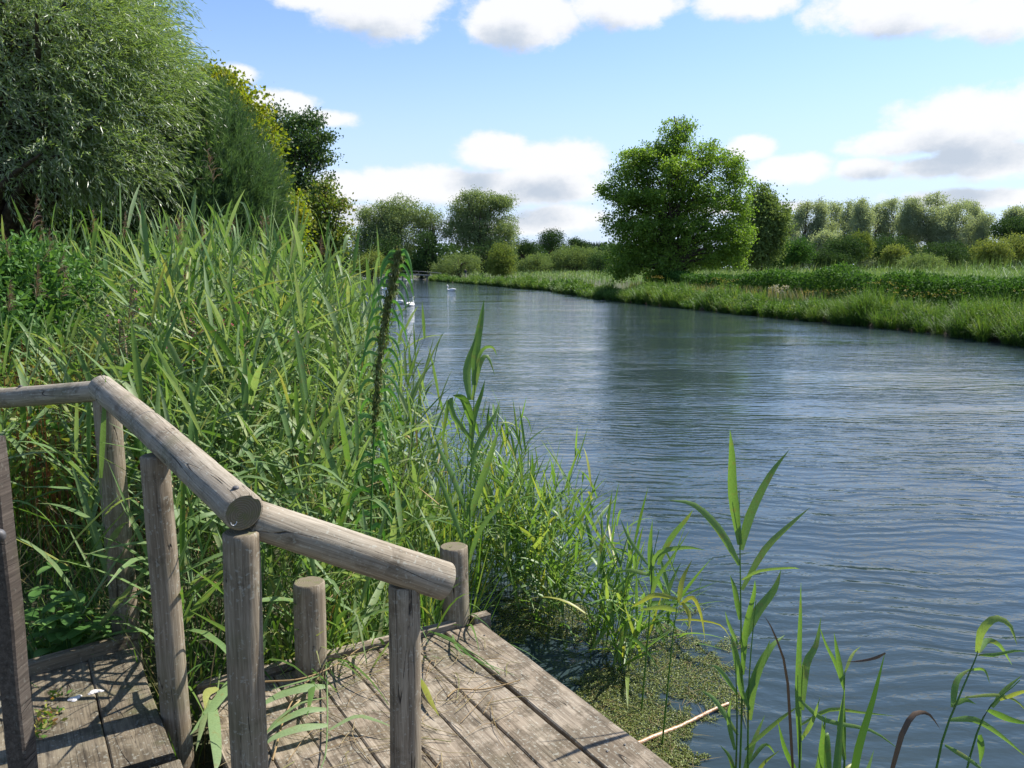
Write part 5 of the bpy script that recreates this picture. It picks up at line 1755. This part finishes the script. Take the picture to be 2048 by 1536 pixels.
mb = MB()
V = []
for x in xs:
    for yy, zz in ((-0.7, -0.11), (-0.7, 0.11), (0.7, 0.11), (0.7, -0.11)):
        V.append((x, YB + yy, arch(x) + zz))
mb.add(V, [[i * 4 + j, i * 4 + (j + 1) % 4, (i + 1) * 4 + (j + 1) % 4, (i + 1) * 4 + j] for i in range(14) for j in range(4)])
mb.build('deck', M_BRIDGE, fb, origin=org, smooth=False)
for yy in (-0.66, 0.66):
    mb = MB()
    tube1(mb, [(x, YB + yy, arch(x) + 0.62) for x in xs], [0.045] * 15, 6)
    mb.build('rail', M_BRIDGE, fb, origin=org)
for x in (-24.6, -20.1, -15.6):
    for yy in (-0.5, 0.5):
        mb = MB()
        tube1(mb, [(x, YB + yy, -0.8), (x, YB + yy, 0.2), (x, YB + yy, arch(x) - 0.1)], [0.1] * 3, 8)
        mb.build('pier', M_BRIDGE, fb, origin=org)
for x in xs[::2]:
    mb = MB()
    tube1(mb, [(x, YB - 0.66, arch(x) + 0.1), (x, YB - 0.66, arch(x) + 0.62)], [0.035] * 2, 6)
    mb.build('baluster', M_BRIDGE, fb, origin=org)


# ------------------------------------------------------------------ swans
def swan(loc, heading, scale, label, low=False):
    """mute swan: one lofted body from tail to head; +x is forward"""
    root = empty('swan', loc, label, 'swan', 'white swans on the river')
    root.rotation_euler = (0, 0, heading)
    s = scale
    sec = [(-0.62, 0.20, 0.008, 0.008), (-0.56, 0.17, 0.06, 0.03), (-0.42, 0.12, 0.14, 0.09), (-0.22, 0.09, 0.20, 0.145), (0.0, 0.075, 0.215, 0.155), (0.18, 0.08, 0.19, 0.145), (0.32, 0.12, 0.13, 0.115),
           (0.385, 0.19, 0.075, 0.075), (0.40, 0.27, 0.052, 0.052), (0.375, 0.36, 0.042, 0.042), (0.345, 0.45, 0.038, 0.038), (0.34, 0.54, 0.036, 0.036), (0.36, 0.62, 0.037, 0.038),
           (0.40, 0.665, 0.042, 0.046), (0.45, 0.668, 0.040, 0.042), (0.49, 0.655, 0.026, 0.026)]
    P_ = np.array([(a, 0, b) for a, b, _, _ in sec])
    if low:
        P_[8:, 2] = P_[8:, 2] * 0.6 + 0.10
        P_[8:, 0] += 0.05
    tan = nrm(np.gradient(P_, axis=0))
    n = 16
    V = []
    for p, tg, (_, _, ry, rz) in zip(P_, tan, sec):
        up = nrm(np.cross(tg, np.array([0, -1.0, 0])))
        if up[2] < 0 and abs(tg[2]) < 0.7: up = -up
        for a in np.arange(n) / n * 6.283:
            V.append(p + np.array([0, 1, 0]) * ry * math.cos(a) + up * rz * math.sin(a))
    mb = MB()
    mb.add(np.array(V) * s, [[k * n + i, k * n + (i + 1) % n, (k + 1) * n + (i + 1) % n, (k + 1) * n + i] for k in range(len(sec) - 1) for i in range(n)])
    # folded raised wings
    for sg in (-1, 1):
        W = []
        for k, (xx, zz, th) in enumerate([(0.22, 0.15, 0.02), (0.05, 0.22, 0.05), (-0.18, 0.25, 0.055), (-0.4, 0.235, 0.04), (-0.58, 0.245, 0.01)]):
            for a in np.arange(8) / 8 * 6.283:
                W.append((xx, sg * (0.13 - 0.05 * k / 4) + th * math.cos(a), zz - 0.03 + th * 1.8 * math.sin(a)))
        mb.add(np.array(W) * s, [[k * 8 + i, k * 8 + (i + 1) % 8, (k + 1) * 8 + (i + 1) % 8, (k + 1) * 8 + i] for k in range(4) for i in range(8)])
    o = mb.build('body', M_WHITE, root)
    o.location = (0, 0, 0)
    hx_, hz_ = P_[-1][0], P_[-1][2]
    mb = MB()
    tube1(mb, np.array([(hx_ - 0.012, 0, hz_ + 0.004), (hx_ + 0.04, 0, hz_ - 0.02), (hx_ + 0.085, 0, hz_ - 0.045)]) * s, np.array([0.024, 0.016, 0.008]) * s, 8)
    mb.build('beak', M_BEAK, root)
    return root


g = G(822, 612)
swan((g[0], g[1], 0.0), math.radians(70), 0.78, 'white swan swimming away, right one of the nearest pair')
g = G(799, 608)
swan((g[0], g[1], 0.0), math.radians(130), 0.80, 'white swan beside the nettle stalk, left one of the nearest pair')
g = G(902, 582)
swan((g[0], g[1], 0.0), math.radians(168), 0.86, 'lone white swan in the middle of the far water')
g = G(771, 580)
swan((g[0], g[1], 0.0), math.radians(175), 0.95, 'white swan close to the left reeds, partly behind the nettle')
g = G(813, 561.5)
swan((g[0], g[1], 0.0), math.radians(100), 1.0, 'far white swan by the footbridge, left of two', True)
g = G(821, 561.5)
swan((g[0], g[1], 0.0), math.radians(10), 1.0, 'far white swan by the footbridge, right of two', True)

# ------------------------------------------------------------------ walker on the far path
YP = 150.0
wx = (932 - 1024) / F * YP
wz = float(ground_z(wx, YP)) + 0.02
pr = empty('person', (wx, YP, wz), 'distant walker in dark jacket and pale trousers on the far bank', 'person')
me = bpy.data.meshes.new('person_body')
joints = {'pelvis': (0, 0, 0.92), 'belly': (0, 0, 1.08), 'chest': (0, 0.0, 1.30), 'neck': (0, 0, 1.46), 'head0': (0, -0.01, 1.54), 'head1': (0, -0.015, 1.66),
          'hipL': (0.09, 0, 0.88), 'kneeL': (0.10, -0.05, 0.50), 'ankL': (0.10, 0.03, 0.09), 'toeL': (0.10, -0.10, 0.04),
          'hipR': (-0.09, 0, 0.88), 'kneeR': (-0.10, 0.06, 0.50), 'ankR': (-0.10, 0.16, 0.10), 'toeR': (-0.10, 0.04, 0.04),
          'shL': (0.18, 0, 1.38), 'elL': (0.24, 0.03, 1.12), 'wrL': (0.23, -0.06, 0.88), 'haL': (0.23, -0.08, 0.80),
          'shR': (-0.18, 0, 1.38), 'elR': (-0.24, 0.05, 1.12), 'wrR': (-0.23, 0.0, 0.88), 'haR': (-0.23, -0.01, 0.80)}
rad = {'pelvis': .14, 'belly': .13, 'chest': .155, 'neck': .06, 'head0': .085, 'head1': .095, 'hipL': .09, 'hipR': .09, 'kneeL': .06, 'kneeR': .06, 'ankL': .04, 'ankR': .04, 'toeL': .04, 'toeR': .04,
       'shL': .07, 'shR': .07, 'elL': .048, 'elR': .048, 'wrL': .034, 'wrR': .034, 'haL': .036, 'haR': .036}
names = list(joints)
edges = [('pelvis', 'belly'), ('belly', 'chest'), ('chest', 'neck'), ('neck', 'head0'), ('head0', 'head1')]
for s in 'LR':
    edges += [('pelvis', 'hip' + s), ('hip' + s, 'knee' + s), ('knee' + s, 'ank' + s), ('ank' + s, 'toe' + s), ('chest', 'sh' + s), ('sh' + s, 'el' + s), ('el' + s, 'wr' + s), ('wr' + s, 'ha' + s)]
me.from_pydata([joints[k] for k in names], [(names.index(a), names.index(b)) for a, b in edges], [])
body = bpy.data.objects.new('body', me)
COL.objects.link(body)
md = body.modifiers.new('skin', 'SKIN')
for i, k in enumerate(names):
    me.skin_vertices[0].data[i].radius = (rad[k], rad[k])
    me.skin_vertices[0].data[i].use_root = (k == 'pelvis')
body.modifiers.new('sub', 'SUBSURF').render_levels = 2
m, t, out = newmat('walker_clothes')
z_ = t.node('SeparateXYZ', {0: t.node('TexCoord').outputs['Object']}).outputs[2]
c = t.ramp(t.m('DIVIDE', z_, 1.8), [(0.0, (0.04, 0.035, 0.03)), (0.06, (0.42, 0.38, 0.30)), (0.49, (0.02, 0.025, 0.04)), (0.82, (0.45, 0.28, 0.2)), (0.91, (0.5, 0.47, 0.42))], 'CONSTANT')
b = t.node('BsdfPrincipled', {'Base Color': c, 'Roughness': 0.8})
t.l.new(b.outputs[0], out.inputs[0])
me.materials.append(m)
body.parent = pr

# ------------------------------------------------------------------ floating weed mat and the stalk in it
rng = np.random.default_rng(600)
mb = MB()
n = 120000
u = rng.uniform(930, 1500, n)
v = rng.uniform(1120, 1560, n)
a, b_ = (u - 1024) / F, (v - 768) / F
tt = CAMZ / (sT + b_ * cT)
x, y = tt * a, tt * (cT - b_ * sT)
f = vnoise(x, y, 0.22, 51) * 0.6 + vnoise(x, y, 0.05, 52) * 0.4
edge = np.clip(1.25 - np.hypot((u - 1300) / 215, (v - 1400) / 165), 0, 1) + np.clip(1.1 - np.hypot((u - 1060) / 150, (v - 1230) / 110), 0, 1) * 0.8
keep = (f + edge * 0.60 > 0.80) & (edge > 0.02)
x, y, f = x[keep], y[keep], f[keep]
n = len(x)
d = nrm(np.stack([rng.normal(0, 1, n), rng.normal(0, 1, n), rng.uniform(-0.05, 0.35, n)], 1))
diamonds(mb, np.stack([x, y, 0.003 + 0.012 * rng.random(n) ** 2], 1), d, rng.uniform(0.005, 0.012, n), rng.uniform(0.003, 0.008, n), rng, np.clip(f * 0.9 + rng.normal(0, 0.2, n), 0, 1), curl=0.25)
n = 900
k = rng.integers(0, len(x), n)
base = np.stack([x[k], y[k], np.full(n, 0.006)], 1)
an = rng.random(n) * 6.28
d = np.stack([np.cos(an), np.sin(an), 0.05 + 0.1 * rng.random(n)], 1)
blades(mb, base, nrm(d), np.stack([-np.sin(an), np.cos(an), np.zeros(n)], 1), rng.uniform(0.04, 0.16, n), 0.004, 0.05, 3, np.where(rng.random(n) < 0.5, 1.0, 0.1))
tag(mb.build('floating_weed', L_WEED), 'mat of yellow green weed floating beside the deck', 'water weed', kind='stuff')
A, Bq = G(1255, 1498, 0.012), G(1456, 1408, 0.012)
b0 = (A + Bq) / 2
mb = MB()
k = 40
T = np.linspace(0, 1, k)
pts = A + (Bq - A) * T[:, None]
pts[:, 2] += 0.004 * np.sin(T * 9)
rads = 0.010 * (1 - 0.25 * T) * (1 + 0.22 * (np.abs((T * 9) % 1 - 0.5) > 0.42))
tube1(mb, pts, rads, 10, 0.5)
o = mb.build('floating_stalk', simple_mat('orange_brown_stalk', (0.42, 0.22, 0.10), (0.50, 0.36, 0.24), 30, 0.35, 0.6, 0.2), None, tuple(b0))
tag(o, 'orange brown jointed stalk floating in the weed mat', 'stalk')
